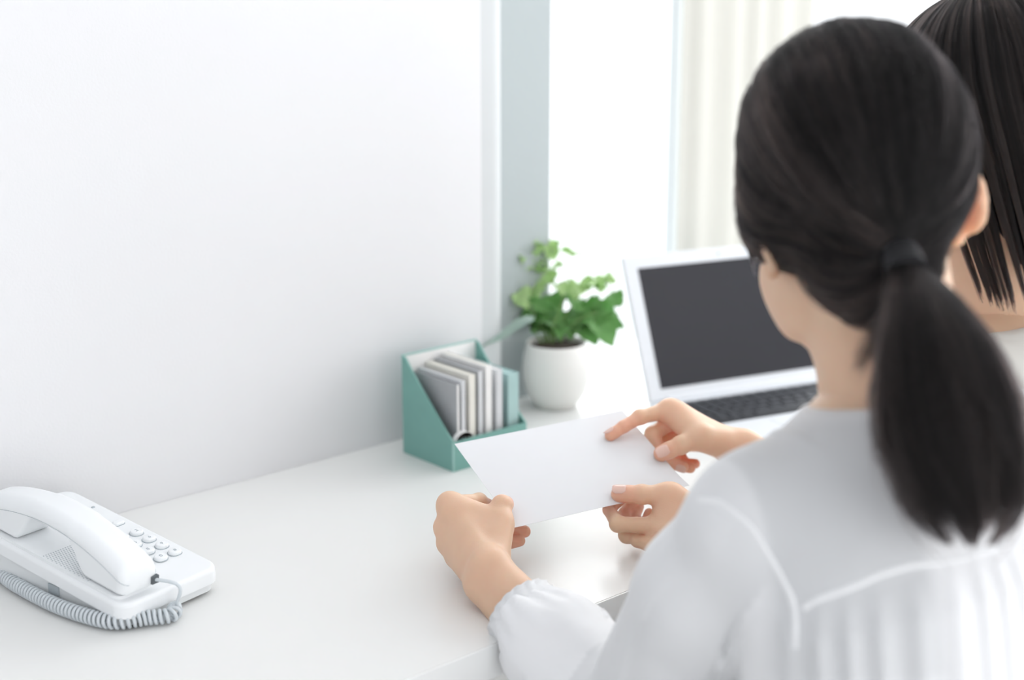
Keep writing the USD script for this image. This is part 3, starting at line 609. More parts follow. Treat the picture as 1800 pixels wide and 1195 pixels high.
def head_mesh(o, B, neck, ear=(.080, .083)):
    """head with face and neck as one mesh; local x right, y forward, z up, origin between the ears"""
    hsc = np.linalg.norm(B[0]); nl = (neck-o)@B.T/hsc**2; F = Field(V(-.12, -.15, -.17) + np.minimum(0, nl-V(0, 0, -.1)), V(.12, .15, .15), .0032); F.h = .0032
    lo = np.minimum(V(-.12, -.13, -.14), nl-.085); hi = np.maximum(V(.12, .14, .15), nl+.075); F = Field(lo, hi, .0032)
    F.ell((0, -.012, .045), (.074, .094, .085)); F.ell((0, .045, -.018), (.060, .050, .075), k=.02); F.ell((0, .050, -.068), (.047, .042, .040), k=.02)
    F.ell((0, .076, -.096), (.022, .018, .015), k=.015)
    for s in (-1, 1):
        F.ell((s*.038, .062, -.030), (.026, .026, .026), k=.015); F.ell((s*.031, .106, .006), (.016, .014, .011), k=.010, sub=True)
        F.ell((s*.054, .030, -.045), (.014, .035, .035), k=.02)
        q = .55; E = np.array([[math.cos(q), s*math.sin(q)*1.0, 0], [-s*math.sin(q), math.cos(q), 0], [0, 0, 1]])
        ex = ear[0] if s < 0 else ear[1]
        F.cone((s*.060, .004, -.002), (s*(ex-.004), -.004, .000), .013, .009, k=.006)
        F.ell((s*ex, -.012, .004), (.0065, .018, .030), E, k=.004); F.ell((s*.074, .000, -.022), (.006, .009, .011), E, k=.005)
        F.ell((s*(ex+.0075), -.006, .006), (.006, .010, .017), E, k=.004, sub=True)
    F.cone((0, .092, .014), (0, .112, -.026), .006, .0105, k=.010); F.cone((-.010, .101, -.031), (.010, .101, -.031), .0065, .0065, k=.006)
    F.ell((0, .094, -.060), (.021, .010, .006), k=.006); F.ell((0, .093, -.070), (.019, .010, .006), k=.006)
    F.cone((0, -.028, -.030), nl, .050, .056, k=.025)
    F.cone((0, .0, -.050), nl+V(0, .02, 0), .042, .050, k=.02)
    t = F.mesh(3); t.vertices = t.vertices@B+o; return t

def seam_at(v, nrm, px, py):
    d = unit(ray(px, py)); w = v-CP; along = w@d; off = np.linalg.norm(w-along[:, None]*d, axis=1); ok = np.where((nrm@d < 0), off+.15*(along-along.min()), 9)
    k = np.where((off < .012) & (nrm@d < 0))[0]; k = k[along[k] < along[k].min()+.04] if len(k) else k; return v[k[np.argmin(off[k])]] if len(k) else v[np.argmin(off)]

def person(label, heading, legs, N, sh, head_o, head_B, hands, blouse, hair_fn, lean=.13, blouse_label=None, seams=None, hipz=.51, seed=1):
    fw = rotz(math.radians(heading)); rt = V(fw[1], -fw[0], 0); up = V(0, 0, 1); hip = V(N[0], N[1], hipz)-fw*lean
    me = thing('person', label, 'person', (hip[0], hip[1], 0)); Bd = np.stack([rt, fw, up])
    tb = unit(N-V(*hip)); tb_f = unit(np.cross(tb, rt)*1.0); tb_f = tb_f if tb_f@fw > 0 else -tb_f; TB = np.stack([rt, tb_f, tb]); TL_ = np.linalg.norm(N-hip)
    def tp(x, y, z): return hip+rt*x+tb_f*y+tb*z
    S = {s: sh[s] for s in ('L', 'R')}; arms = {}
    for s in ('L', 'R'):
        wr = hands[s]['wrist']; arms[s] = (S[s], hands[s]['elbow'], wr)
    # --- body: torso, arms and legs, then head and hands joined to it
    lg = rotz(math.radians(legs))
    pts = [hip, N, *[p for a in arms.values() for p in a]]; knee = {}; ank = {}
    for s, sg in (('L', -1), ('R', 1)):
        knee[s] = hip+rt*sg*.10+lg*.40+V(0, 0, -.02); ank[s] = V(*(knee[s]-lg*.03)[:2], .085); pts += [knee[s], ank[s]+lg*.14, V(*knee[s][:2], .02)]
    lo, hi = np.min(pts, 0)-.16, np.max(pts, 0)+.14; lo[2] = 0
    F = Field(lo, hi, .0075)
    F.ell(tp(0, .0, .06), (.150, .105, .125), TB, k=.05); F.ell(tp(0, .0, .22), (.118, .085, .16), TB, k=.06); F.ell(tp(0, -.005, .37), (.140, .092, .15), TB, k=.06)
    for sg in (-1, 1): F.ell(tp(sg*.065, .075, .35), (.055, .045, .055), TB, k=.04)
    F.cone(N+(S['L']-N)*.25-up*.015, S['L']+(S['R']-S['L'])*.06, .045, .043, k=.05); F.cone(N+(S['R']-N)*.25-up*.015, S['R']+(S['L']-S['R'])*.06, .045, .043, k=.05)
    F.cone(N-tb*.06, N, .062, .053, k=.05)
    for s in ('L', 'R'):
        a, e, w = arms[s]; F.cone(a, e, .041, .034, k=.02); F.cone(e, e+(w-e)*.55, .035, .028, k=.012)
        sg = -1 if s == 'L' else 1
        F.cone(hip+rt*sg*.085+V(0, 0, -.01), knee[s], .080, .055, k=.05); F.cone(knee[s], ank[s], .054, .034, k=.02)
        F.cone(ank[s]-V(0, 0, .045), ank[s]+lg*.13-V(0, 0, .060), .032, .022, k=.02)
    body = mani(F.mesh(3))
    hm = head_mesh(head_o, head_B, N+tb*-.02, (.074, .084) if seed == 1 else (.072, .072))
    whole = body+mani(hm); tips = []
    for s in ('L', 'R'):
        hmesh = hand(hands[s]); whole = whole+mani(hmesh); tips += [hands[s][k][3] for k in ('index', 'middle', 'ring', 'pinky', 'thumb')]+[hands[s][k][2] for k in ('index', 'middle', 'ring', 'pinky')]
    wt = tm(whole); wt.merge_vertices()
    fl = max(wt.split(only_watertight=False), key=lambda c: len(c.faces)) if False else wt
    bl = np.clip(blush_of(fl.vertices, tips, .030), 0, 1)
    earp = [head_o+V(sg*.080, -.005, .0)@head_B for sg in (-1, 1)]; d, _ = cKDTree(np.array(earp)).query(fl.vertices); bl = np.maximum(bl, np.clip(1-d/.035, 0, 1)*.7)
    part(me, 'body', fl, 'skin', smooth=True, attr={'blush': bl})
    # --- face details
    for sg in (-1, 1):
        ec = V(sg*.031, .0825, .006); e = trimesh.creation.icosphere(3, .0115); e.apply_translation(head_o+ec@head_B); ep = part(me, 'eye', e, 'eye_white', smooth=True)
        ir = trimesh.creation.icosphere(3, .0064); ir.vertices = ir.vertices*V(1, .45, 1)+ec+V(-sg*.001, .0098, -.0030); ir.vertices = ir.vertices@head_B+head_o; part(ep, 'iris', ir, 'iris', smooth=True)
        for nm_, pt_, nv_ in (('upper_eyelid', V(0, 0, .0005), unit(V(0, -.30, 1))), ('lower_eyelid', V(0, 0, -.0062), unit(V(0, -.15, -1)))):
            ld_ = trimesh.creation.icosphere(4, .0131); ld_ = trimesh.intersections.slice_mesh_plane(ld_, nv_, pt_, cap=True, engine='earcut'); ld_.vertices = (ld_.vertices+ec)@head_B+head_o
            part(me, nm_, ld_, 'skin', smooth=True, attr={'blush': np.full(len(ld_.vertices), .12)})
        br = spline([head_o+V(sg*x, y, z)@head_B for x, y, z in ((.014, .098, .026), (.030, .093, .031), (.048, .076, .026))], 14); part(me, 'eyebrow', tube(br, np.r_[.001, np.full(12, .0026), .001], 8), 'hair_base', smooth=60)
        la = [spline([head_o+V(sg*x, .0825+math.sqrt(max(.0130**2-(x-.031)**2-.003**2, 1e-8)), .0090)@head_B, head_o+V(sg*(x*1.03), .0850+math.sqrt(max(.0138**2-(x-.031)**2, 1e-8)), .0080)@head_B, head_o+V(sg*(x*1.07), .0885+math.sqrt(max(.0142**2-(x-.031)**2, 1e-8)), .0095)@head_B], 5) for x in np.linspace(.0205, .0425, 24)]
        curves(me, 'eyelashes', la, [np.linspace(.0006, .0002, 5)]*len(la), 'hair_black')
    lpm = cat(*[tube(spline([head_o+V(x, y, z)@head_B for x, y, z in ((-.022, .094, -.066), (0, .106, zz), (.022, .094, -.066))], 14), np.r_[.0008, np.full(12, .0036), .0008], 10) for zz in (-.062, -.070)]); part(me, 'lips', lpm, 'lip', smooth=60)
    for s in ('L', 'R'):
        for k, out in hands[s].get('nails', {}).items():
            a = hands[s][k]; part(me, 'fingernail', nail(a[2], a[3], out, .0096 if k == 'thumb' else .0068, .0130 if k == 'thumb' else .0100, .0150 if k == 'thumb' else .0115), 'nail', smooth=60)
    # --- trousers and shoes
    T_ = Field(lo-.01, V(hi[0], hi[1], hipz+.22), .0085); T_.lo[2] = 0.0
    T_.ell(tp(0, .0, .05), (.163, .118, .135), TB, k=.05)
    for s, sg in (('L', -1), ('R', 1)): T_.cone(hip+rt*sg*.085+V(0, 0, -.01), knee[s], .094, .066, k=.05); T_.cone(knee[s], ank[s]+V(0, 0, .03), .066, .056, k=.02)
    T_.cut(lambda p: .10-p[..., 2]); part(me, 'trousers', T_.mesh(3), 'trouser_cloth', smooth=True)
    for s in ('L', 'R'):
        Sh = Field(ank[s]-.09+V(0, 0, -.01), ank[s]+V(.2, .2, .06), .006); lo_, hi_ = np.minimum(ank[s], ank[s]+lg*.16)-.07, np.maximum(ank[s], ank[s]+lg*.16)+.07; lo_[2] = -.02; hi_[2] = .12
        Sh = Field(lo_, hi_, .005); Sh.cone(ank[s]-V(0, 0, .042), ank[s]+lg*.135-V(0, 0, .055), .041, .030, k=.02); Sh.cut(lambda p: .001-p[..., 2]); Sh.cut(lambda p: p[..., 2]-.088); part(me, 'shoe', Sh.mesh(2), 'shoe_leather', smooth=40)
    # --- blouse
    bp = [tp(-.2, -.15, .02), tp(.2, .16, .5), *[p for a in arms.values() for p in a], N+up*.06]
    C = Field(np.min(bp, 0)-.11, np.max(bp, 0)+.11, .0048)
    C.ell(tp(0, -.002, .06), (.178, .128, .135), TB, k=.05); C.ell(tp(0, -.004, .21), (.155, .114, .17), TB, k=.06); C.ell(tp(0, -.010, .36), (.156, .110, .155), TB, k=.06)
    for sg in (-1, 1): C.ell(tp(sg*.065, .080, .35), (.062, .052, .062), TB, k=.04)
    for s in ('L', 'R'):
        a, e, w = arms[s]; o_ = 'R' if s == 'L' else 'L'
        C.cone(N+(a-N)*.25-up*.018, a+(S[o_]-a)*.06, .053, .050, k=.05)
        C.cone(a-(a-N)*.10, a+(e-a)*.30, .050, .055, k=.025); C.cone(a+(e-a)*.30, e, .055, .054, k=.02)
        cf = w+(e-w)*hands[s].get('cuff', .27); C.cone(e, e+(cf-e)*.72, .054, .052, k=.02); C.cone(e+(cf-e)*.72, cf, .052, .034, k=.012)
    C.cone(N-tb*.06, N, .068, .060, k=.045); C.cone(N-tb*.02, N+tb*.05, .058, .0575, k=.02)
    nd = unit(tb*.90-tb_f*.05+(head_o-N)*.6); coll = N+nd*spec_collar.get(seed, .022)
    C.cut(lambda p: np.where(np.linalg.norm(p-N, axis=-1) < .15, (p-coll)@nd, -1.0))
    for s in ('L', 'R'):
        a, e, w = arms[s]; cf = w+(e-w)*hands[s].get('cuff', .27); u = unit(w-e); C.cut(lambda p: np.where(np.linalg.norm(p-cf, axis=-1) < .075, (p-cf)@u, -1.0))
    C.cut(lambda p: np.where(np.linalg.norm(p-hip, axis=-1) < .3, (hip[2]+.0-.02)-p[..., 2], -1.0))
    C.cut(lambda p: np.minimum(p[..., 1]-.9435, .7215-p[..., 2]))                                # the cloth rests on the desk
    bm = C.mesh(2); v = bm.vertices; nrm = np.array(bm.vertex_normals); q = (v-hip)@TB.T
    yk = np.array([0, .385])
    if seams:
        sp = [seam_at(v, nrm, *p_) for p_ in seams['yoke']]; sq = (np.array(sp)-hip)@TB.T; yk = np.polyfit(sq[:, 0], sq[:, 2], 1)
    yoke = np.polyval(yk, q[:, 0]); back = np.clip(-nrm@tb_f*1.6, 0, 1)*(np.abs(q[:, 0]) < .16)
    below = np.clip((yoke-q[:, 2])/.03, 0, 1)
    pl_ = (np.sin(q[:, 0]*330+2.2*np.sin(q[:, 0]*47)+1.2*np.sin(q[:, 2]*9))*.5+.5)**1.5; amp = .0040*back*below*np.clip(1-(q[:, 2]-.05)*-2, .5, 1)
    dsp = amp*pl_+back*below*.006
    for s in ('L', 'R'):                                                                         # long soft sleeve folds and cuff gathers
        a, e, w = arms[s]
        for p0, p1, A in ((a, e, .0042), (e, w, .0050)):
            ax = unit(p1-p0); L = np.linalg.norm(p1-p0); t = ((v-p0)@ax)/L; r = v-p0-((v-p0)@ax)[:, None]*ax; rr = np.linalg.norm(r, axis=1)
            x1 = unit(np.cross(ax, up)); y1 = np.cross(ax, x1); an = np.arctan2(r@y1, r@x1); m = (rr < .078)*np.clip(t*6, 0, 1)*np.clip((1-t)*6, 0, 1)
            dsp += m*A*(meshkit.fbm(np.stack([an*1.7, t*3.0, np.full_like(t, seed*3.1)], -1), 3, seed)-.5)*2
        cf = w+(e-w)*hands[s].get('cuff', .27); ax = unit(e-cf); t = (v-cf)@ax; r = v-cf-t[:, None]*ax; x1 = unit(np.cross(ax, up)); y1 = np.cross(ax, x1); an = np.arctan2(r@y1, r@x1)
        m = (np.linalg.norm(r, axis=1) < .07)*np.clip(t/.006, 0, 1)*np.clip((.055-t)/.045, 0, 1); dsp += m*.0022*np.sin(an*17+1.5*np.sin(an*3))
    dsp += .0022*(meshkit.fbm(v*14, 3, seed)-.5)*(1-.4*back)
    v2 = v+nrm*dsp[:, None]; bt = cKDTree(fl.vertices); bn = np.array(fl.vertex_normals); d_, i_ = bt.query(v2); sd_ = np.einsum('ij,ij->i', v2-fl.vertices[i_], bn[i_])
    push = np.where((d_ < .035) & (sd_ < .006) & (np.linalg.norm(v-N, axis=1) > .10) & (np.linalg.norm(v-hands['L']['wrist'], axis=1) > .13) & (np.linalg.norm(v-hands['R']['wrist'], axis=1) > .13), .006-sd_, 0)                                         # nothing of the body pokes through
    bm.vertices = v2+bn[i_]*push[:, None]
    sheer = np.clip((np.abs(q[:, 0]-.01)-.062)/.012, 0, 1)*np.clip((q[:, 2]-.30)/.03, 0, 1)*np.clip((.155-np.abs(q[:, 0]))/.01, 0, 1)*np.clip((.53-q[:, 2])/.03, 0, 1)
    sleeve_shade = np.zeros(len(v))
    for s in ('L', 'R'):
        a, e, w = arms[s]; d_ = np.linalg.norm(v-(a+np.clip(((v-a)@(e-a))/((e-a)@(e-a)), 0, 1)[:, None]*(e-a)), axis=1); sleeve_shade = np.maximum(sleeve_shade, .30*(d_ < .07))
    bpth = part(me, 'blouse', bm, blouse, label=blouse_label, smooth=True, attr={'sheer': np.maximum(sheer*.85, sleeve_shade*1.3)})  # sleeve grey is painted shade; yoke grey is skin showing through sheer cloth
    tree = cKDTree(bm.vertices); vn = np.array(bm.vertex_normals)
    def on_blouse(pl_pts, lift=-.0022, rad=.0033):
        d_, i_ = tree.query(np.asarray(pl_pts), k=6); p = bm.vertices[i_].mean(1)+vn[i_].mean(1)*lift
        p = np.array([p[max(0, k-2):k+3].mean(0) for k in range(len(p))]); return tube(p, rad, 8)
    xs = np.linspace(-.150, .150, 60); yl = spline([seam_at(bm.vertices, vn, *p_) for p_ in seams['yoke']], 60) if seams else [tp(x, -.13, np.polyval(yk, x)) for x in xs]; part(bpth, 'yoke_seam', on_blouse(yl), 'seam_thread', smooth=60)
    for s, sg in (('L', -1), ('R', 1)):
        a, e, w = arms[s]; c0 = a-rt*sg*.004; u_ = unit(e-a); ang = np.linspace(-.75*np.pi, .75*np.pi, 46); b1 = unit(up-u_*(up@u_)); b2 = np.cross(u_, b1)
        ring = [c0+rt*sg*(-.010)+(up*math.cos(g_)*.070-tb_f*math.sin(g_)*.085) for g_ in np.linspace(-.15*np.pi, .85*np.pi, 46)]
        if seams and s == 'L': ring = spline([seam_at(bm.vertices, vn, *p_) for p_ in seams['arm']], 40)
        part(bpth, 'armhole_seam', on_blouse(ring), 'seam_thread', smooth=60)
        cf = w+(e-w)*hands[s].get('cuff', .27); ax = unit(w-e); x1 = unit(np.cross(ax, up)); y1 = np.cross(ax, x1); rr = np.linspace(0, 2*np.pi, 60)
        o1 = []
        for z_, rd in ((-.014, .0375), (-.012, .0392), (-.002, .0382), (.0035, .0400), (.0035, .0335), (-.002, .0325), (-.012, .0325), (-.014, .033)):
            o1.append([cf+ax*z_+(x1*math.cos(t_)+y1*math.sin(t_))*(rd*.98+.0011*math.sin(t_*19+z_*300)) for t_ in rr[:-1]])
        R_ = np.array(o1); n_, s_ = R_.shape[:2]; i, j = np.meshgrid(np.arange(n_), np.arange(s_), indexing='ij'); A_ = lambda i, j: (i % n_)*s_+(j % s_)
        f = np.vstack([np.stack([A_(i, j), A_(i, j+1), A_(i+1, j+1)], -1).reshape(-1, 3), np.stack([A_(i, j), A_(i+1, j+1), A_(i+1, j)], -1).reshape(-1, 3)])
        cfm = trimesh.Trimesh(R_.reshape(-1, 3), f, process=False); trimesh.repair.fix_normals(cfm); part(bpth, 'cuff', cfm, blouse, smooth=True, attr={'sheer': np.zeros(len(cfm.vertices))})
    # stand collar
    x1 = unit(np.cross(nd, fw)); y1 = np.cross(nd, x1); rr = np.linspace(0, 2*np.pi, 60)[:-1]
    R_ = np.array([[coll+nd*z_+(x1*math.cos(t_)*1.0+y1*math.sin(t_)*1.0)*rd for t_ in rr] for z_, rd in ((-.012, .0605), (.002, .0595), (.003, .0585), (.003, .0565), (-.012, .0565))])
    n_, s_ = R_.shape[:2]; i, j = np.meshgrid(np.arange(n_), np.arange(s_), indexing='ij')
    f = np.vstack([np.stack([A_(i, j), A_(i, j+1), A_(i+1, j+1)], -1).reshape(-1, 3), np.stack([A_(i, j), A_(i+1, j+1), A_(i+1, j)], -1).reshape(-1, 3)]) if n_ == 8 else np.vstack([np.stack([(i % n_)*s_+(j % s_), (i % n_)*s_+((j+1) % s_), ((i+1) % n_)*s_+((j+1) % s_)], -1).reshape(-1, 3), np.stack([(i % n_)*s_+(j % s_), ((i+1) % n_)*s_+((j+1) % s_), ((i+1) % n_)*s_+(j % s_)], -1).reshape(-1, 3)])
    cm = trimesh.Trimesh(R_.reshape(-1, 3), f, process=False); trimesh.repair.fix_normals(cm); part(bpth, 'collar', cm, blouse, smooth=True, attr={'sheer': np.zeros(len(cm.vertices))})
    hair_fn(me, head_o, head_B)
    # --- stool she sits on
    return me, hip, fw, rt
spec_collar, spec_yoke = {}, {}

def cap_field(border, scale=1.0, h=.0034, c=(0, -.018, .050), r=(.0835, .1075, .1010)):
    F = Field(V(-.115, -.145, -.12), V(.115, .12, .17), h); F.ell(c, np.array(r)*scale)
    bf, bu = zip(*border)
    F.cut(lambda p: np.interp(p[..., 1], bf, bu)-p[..., 2], k=.006); return F
def cap_radius(dirs, c=V(0, -.018, .050), r=V(.0900, .1100, .0975)): return 1/np.linalg.norm(dirs/r, axis=1)

def tones(parent, lines, wid, tone, q):
    for lo_, hi_, mt in ((-9, q[0], 'hair_black'), (q[0], q[1], 'hair_soft'), (q[1], 9, 'hair_brown_sheen')):
        k = [i for i in range(len(lines)) if lo_ <= tone[i] < hi_]
        if k: curves(parent, 'hair_strands', [lines[i] for i in k], [wid[i] for i in k], mt)
def an_noise(a, e, P, C): return meshkit.fbm(np.stack([np.full(len(P), math.cos(a)*4.2+9), np.full(len(P), math.sin(a)*4.2+9), np.full(len(P), 2.0)+np.linspace(0, .6, len(P))], -1), 3, 17)

def hair_pony(me, o, B):
    border = [(-.14, -.120), (-.085, -.108), (-.05, -.078), (-.02, -.038), (.01, -.010), (.04, .014), (.065, .030), (.082, .066), (.12, .082)]
    def edge(x, y):
        b0 = np.interp(y, *zip(*border)); b1 = np.maximum(b0, np.interp(y, [-.14, -.112, .02, .04, .065], [-.070, -.052, .014, .022, .032])); w = np.clip((x+.004)/.034, 0, 1); return b0*(1-w)+b1*w
    F = cap_field([(-9, -9), (9, -9)]); F.ell((-.066, -.004, .014), (.0225, .045, .036), k=.015); F.ell((-.012, -.056, -.048), (.046, .045, .050), k=.02); F.cut(lambda p: -.102+1.1*np.abs(p[..., 0]+.010)-np.where(p[..., 1] < -.03, p[..., 2], 9), k=.008); F.cut(lambda p: edge(p[..., 0], p[..., 1])-p[..., 2], k=.006); t = F.mesh(3); C = V(0, -.018, .050); root = V(-.012, -.1135, -.042)
    v = t.vertices; d = v-C; rd = unit(root-C)
    # grooves of combed hair run towards the tie
    du = d/np.linalg.norm(d, axis=1, keepdims=True); x1 = unit(np.cross(rd, V(0, 0, 1))); y1 = np.cross(rd, x1); an = np.arctan2(du@y1, du@x1)
    t.vertices = v+du*(.0042*(meshkit.fbm(np.stack([an*5, du@rd*.8, 0*an], -1), 3, 5)-.5))[:, None]; t.vertices = t.vertices@B+o
    hp = part(me, 'hair', t, 'hair_base', smooth=True, label='black hair combed back over the ears')
    dl = (t.vertices-o)@np.linalg.inv(B)-C; rl = np.linalg.norm(dl, axis=1); dtree = cKDTree(dl/rl[:, None])
    def surf(S_): d_, i_ = dtree.query(S_, k=5); return np.where(d_[:, 0] < .06, rl[i_].max(1), 0)
    def inside(p): return p[2] > edge(p[0], p[1])-.002 and (p[1] > -.03 or p[2] > -.104+1.1*abs(p[0]+.010))
    r = np.random.default_rng(11); lines, wid, tone = [], [], []
    n = 6500; az = r.uniform(0, 2*np.pi, n); el = np.arccos(r.uniform(-1, .995, n)); 
    for a, e in zip(az, el):
        s = rd*math.cos(e)+(x1*math.cos(a)+y1*math.sin(a))*math.sin(e)
        rad = float(surf(s[None])[0]); p = C+s*rad
        if rad == 0 or not inside(p): continue
        m = 14; tt = np.linspace(0, 1, m)**.9; omega = e; k = np.sin(np.maximum((1-tt)*omega, 0))/max(math.sin(omega), 1e-3); g = np.sin(tt*omega)/max(math.sin(omega), 1e-3)
        if omega > 2.9: continue
        S_ = s*k[:, None]+rd*g[:, None]; S_ /= np.linalg.norm(S_, axis=1, keepdims=True)
        ccw = r.normal(0, .012); P = C+S_*(np.maximum(surf(S_), .06)+r.uniform(.0002, .0018)+.0016*np.sin(tt*np.pi)*r.uniform(0, 1))[:, None]
        P = P+np.cross(rd, s)*(ccw*np.sin(tt*np.pi))[:, None]*.5
        for _ in range(1): P[1:-1] = .25*P[:-2]+.5*P[1:-1]+.25*P[2:]
        dx = an_noise(a, e, P, C); P = P+(P-C)/np.linalg.norm(P-C, axis=1, keepdims=True)*(.0035*(dx-.35))[:, None]
        lines.append(P@B+o); wid.append(np.full(len(P), r.uniform(.0005, .0011))); tone.append(.55*dx.mean()+.45*r.uniform()+.10*math.cos(a-.2))
    tones(hp, lines, wid, np.array(tone), (.52, .66))
    ro = root@B+o
    tie = tube([ro+unit(ro-o)*-.016+V(0, 0, .003), ro+unit(ro-o)*.004-V(0, 0, .004)], [.0145, .0150], 20); part(hp, 'hair_tie', tie, 'hair_band', smooth=40)
    # ponytail
    z0 = float((ro-CP)@CF); cl = spline([ro, W(1622, 530, z0-.022), W(1650, 620, z0-.034), W(1668, 720, z0-.040), W(1680, 820, z0-.042), W(1692, 900, z0-.040), W(1703, 958, z0-.036)], 60)
    ss = np.linspace(0, 1, 60); hw = np.interp(ss, [0, .06, .14, .3, .5, .68, .84, .94, 1], [.011, .017, .025, .038, .0465, .047, .040, .029, .016]); hd = hw*.42+.003
    sx = unit(CR); sy = -CF
    rings = [[cl[i]+sx*math.cos(a)*hw[i]*np.interp(i, [0, 8, 40], [.85, .66, .25])+sy*math.sin(a)*hd[i]*.62 for a in np.linspace(0, 2*np.pi, 28, endpoint=False)] for i in range(0, 40)]
    pt = part(me, 'ponytail', loft(rings), 'hair_base', smooth=True, label='long black ponytail hanging down the back')
    lines, wid, tone = [], [], []; nc = 70; ca = r.uniform(0, 2*np.pi, nc); cq = np.sqrt(r.uniform(.1, 1, nc)); ce = np.clip(r.normal(.83, .13, nc), .52, 1.0); cw = r.normal(.02, .16, nc); cb = r.normal(0, .5, nc)
    for k in range(6500):
        j = r.integers(nc); a = ca[j]+r.normal(0, .34); q = min(1.05, max(.05, cq[j]+r.normal(0, .14))); end = np.clip(ce[j]+r.normal(0, .035), .5, 1.0); m = 18; u = np.linspace(0, end, m)
        cx = np.stack([np.interp(u, ss, cl[:, i]) for i in range(3)], 1); w_ = np.interp(u, ss, hw); d_ = np.interp(u, ss, hd)
        gather = np.clip((u/end-.55)/.45, 0, 1)**1.5; aa = a+(ca[j]-a)*.75*gather; qq = q+(cq[j]-q)*.7*gather; fl = 1+(cw[j]+.03*r.normal())*(u/end)**2; ang = aa+.22*np.sin(u*5+cb[j])*u
        P = cx+sx[None]*(np.cos(ang)*qq*w_*fl)[:, None]+sy[None]*(np.sin(ang)*qq*d_*fl)[:, None]
        lines.append(P); wid.append(np.linspace(1, .35, m)*r.uniform(.0005, .0010)); tone.append(.5+.22*cb[j]+.18*r.normal()+.12*math.cos(ca[j]))
    for k in range(420):                                                                         # flyaway strands round the tail
        a = r.uniform(0, 2*np.pi); end = r.uniform(.55, 1.0); m = 16; u = np.linspace(.05, end, m); cx = np.stack([np.interp(u, ss, cl[:, i]) for i in range(3)], 1); w_ = np.interp(u, ss, hw); d_ = np.interp(u, ss, hd); g_ = 1.0+abs(r.normal(0, .16))*(u/end)**1.6
        P = cx+sx[None]*(np.cos(a+.3*np.sin(u*4))*w_*g_)[:, None]+sy[None]*(np.sin(a)*d_*g_)[:, None]-V(0, 0, 1)*(.010*r.normal()*(u/end)**3)[:, None]
        lines.append(P); wid.append(np.linspace(.0008, .0003, m)); tone.append(r.uniform(.3, 1))
    for k in range(60):                                                                          # a few loose ends at the neck
        b = W(1560+r.normal(0, 6), 560+r.normal(0, 14), z0-.005); e = W(1510+r.normal(0, 8), 640+r.normal(0, 14), z0-.002); lines.append(spline([ro-V(0, 0, .012)+sx*r.normal(0, .003), b, e], 10)); wid.append(np.linspace(.0009, .0003, 10)); tone.append(0)
    tones(pt, lines, wid, np.array(tone), (.48, .72))
    side = [spline([V(-.072, .046, .036+r.normal(0, .002))@B+o, V(-.072, .062+r.normal(0, .002), .012)@B+o, V(-.067, .070+r.normal(0, .004), -.010+r.normal(0, .006))@B+o], 8) for _ in range(70)]
    curves(hp, 'side_lock', side, [np.linspace(.0010, .0004, 8)]*70, 'hair_black')

def hair_bob(me, o, B):
    border = [(-.15, -.07), (-.02, -.07), (.02, -.05), (.05, .0), (.075, .045), (.09, .075), (.12, .085)]
    F = Field(V(-.13, -.16, -.20), V(.13, .13, .18), .0036); F.ell((0, -.018, .050), (.0860, .1040, .0925)); F.cone((0, -.030, .03), (0, -.036, -.105), .078, .066, k=.03)
    G = lambda p: np.linalg.norm((p-V(0, .02, -.13))/V(.068, .085, .105), axis=-1)
    F.put(lambda p: (G(p)-1)*.07, V(-.09, -.09, -.26), V(.09, .12, .0), sub=True, k=.01)
    F.cut(lambda p: np.where(p[..., 1] > .0, np.interp(p[..., 1], *zip(*border[2:]))-p[..., 2], -.125-p[..., 2]), k=.008)
    t = F.mesh(3); d = t.vertices-V(0, -.018, .05); an = np.arctan2(d[:, 1], d[:, 0]); nr = np.stack([np.cos(an), np.sin(an), 0*an], 1)
    t.vertices = t.vertices+nr*(.0028*(meshkit.fbm(np.stack([an*10, d[:, 2]*6, 0*an], -1), 3, 9)-.5)*np.clip((.15-t.vertices[:, 2])/.05, 0, 1))[:, None]; t.vertices = t.vertices@B+o
    hp = part(me, 'hair', t, 'hair_base', smooth=True, label='straight black bob ending at the neck')
    r = np.random.default_rng(23); lines, wid, tone = [], [], []; nclump = 84; ctr = r.uniform(0, 2*np.pi, nclump); down = B@V(0, 0, -1)
    for k in range(7600):
        a = r.uniform(0, 2*np.pi); az = V(math.cos(a), math.sin(a))
        front = az[1] > .55
        u = np.linspace(.02, 1, 22); P = []
        cl_ = ctr[np.argmin(np.abs(np.angle(np.exp(1j*(ctr-a)))))]; dl = np.angle(np.exp(1j*(cl_-a)))
        Lz = (.042 if front else .190+.008*math.sin(cl_*7)+r.normal(0, .006)); lift = r.uniform(.0005, .004); start = r.uniform(0, .35)
        for s in u:
            if s < .5:
                e = s/.5*(math.pi/2)*.98; aa = a; P.append(V(az[0]*.0900*math.sin(e), -.018+az[1]*.108*math.sin(e), .050+.0965*math.cos(e))+V(az[0], az[1], .6)*lift*math.sin(e))
            else:
                s2 = (s-.5)/.5; aa = a+dl*.60*s2**2.2; b = 1-.17*s2**1.6+.02*math.sin(cl_*11)*s2
                P.append(V(math.cos(aa)*(.0900*b+lift), -.018-.012*s2+math.sin(aa)*(.108*b+lift), .050-Lz*s2*(1.0)))
        P = np.array(P); P = P[int(start*22):]
        lines.append(P@B+o); wid.append(np.linspace(1, .45, len(P))*r.uniform(.00045, .0009)); tone.append(.5+.25*math.sin(cl_*37)+.2*r.normal())
    tones(hp, lines, wid, np.array(tone), (.45, .75))

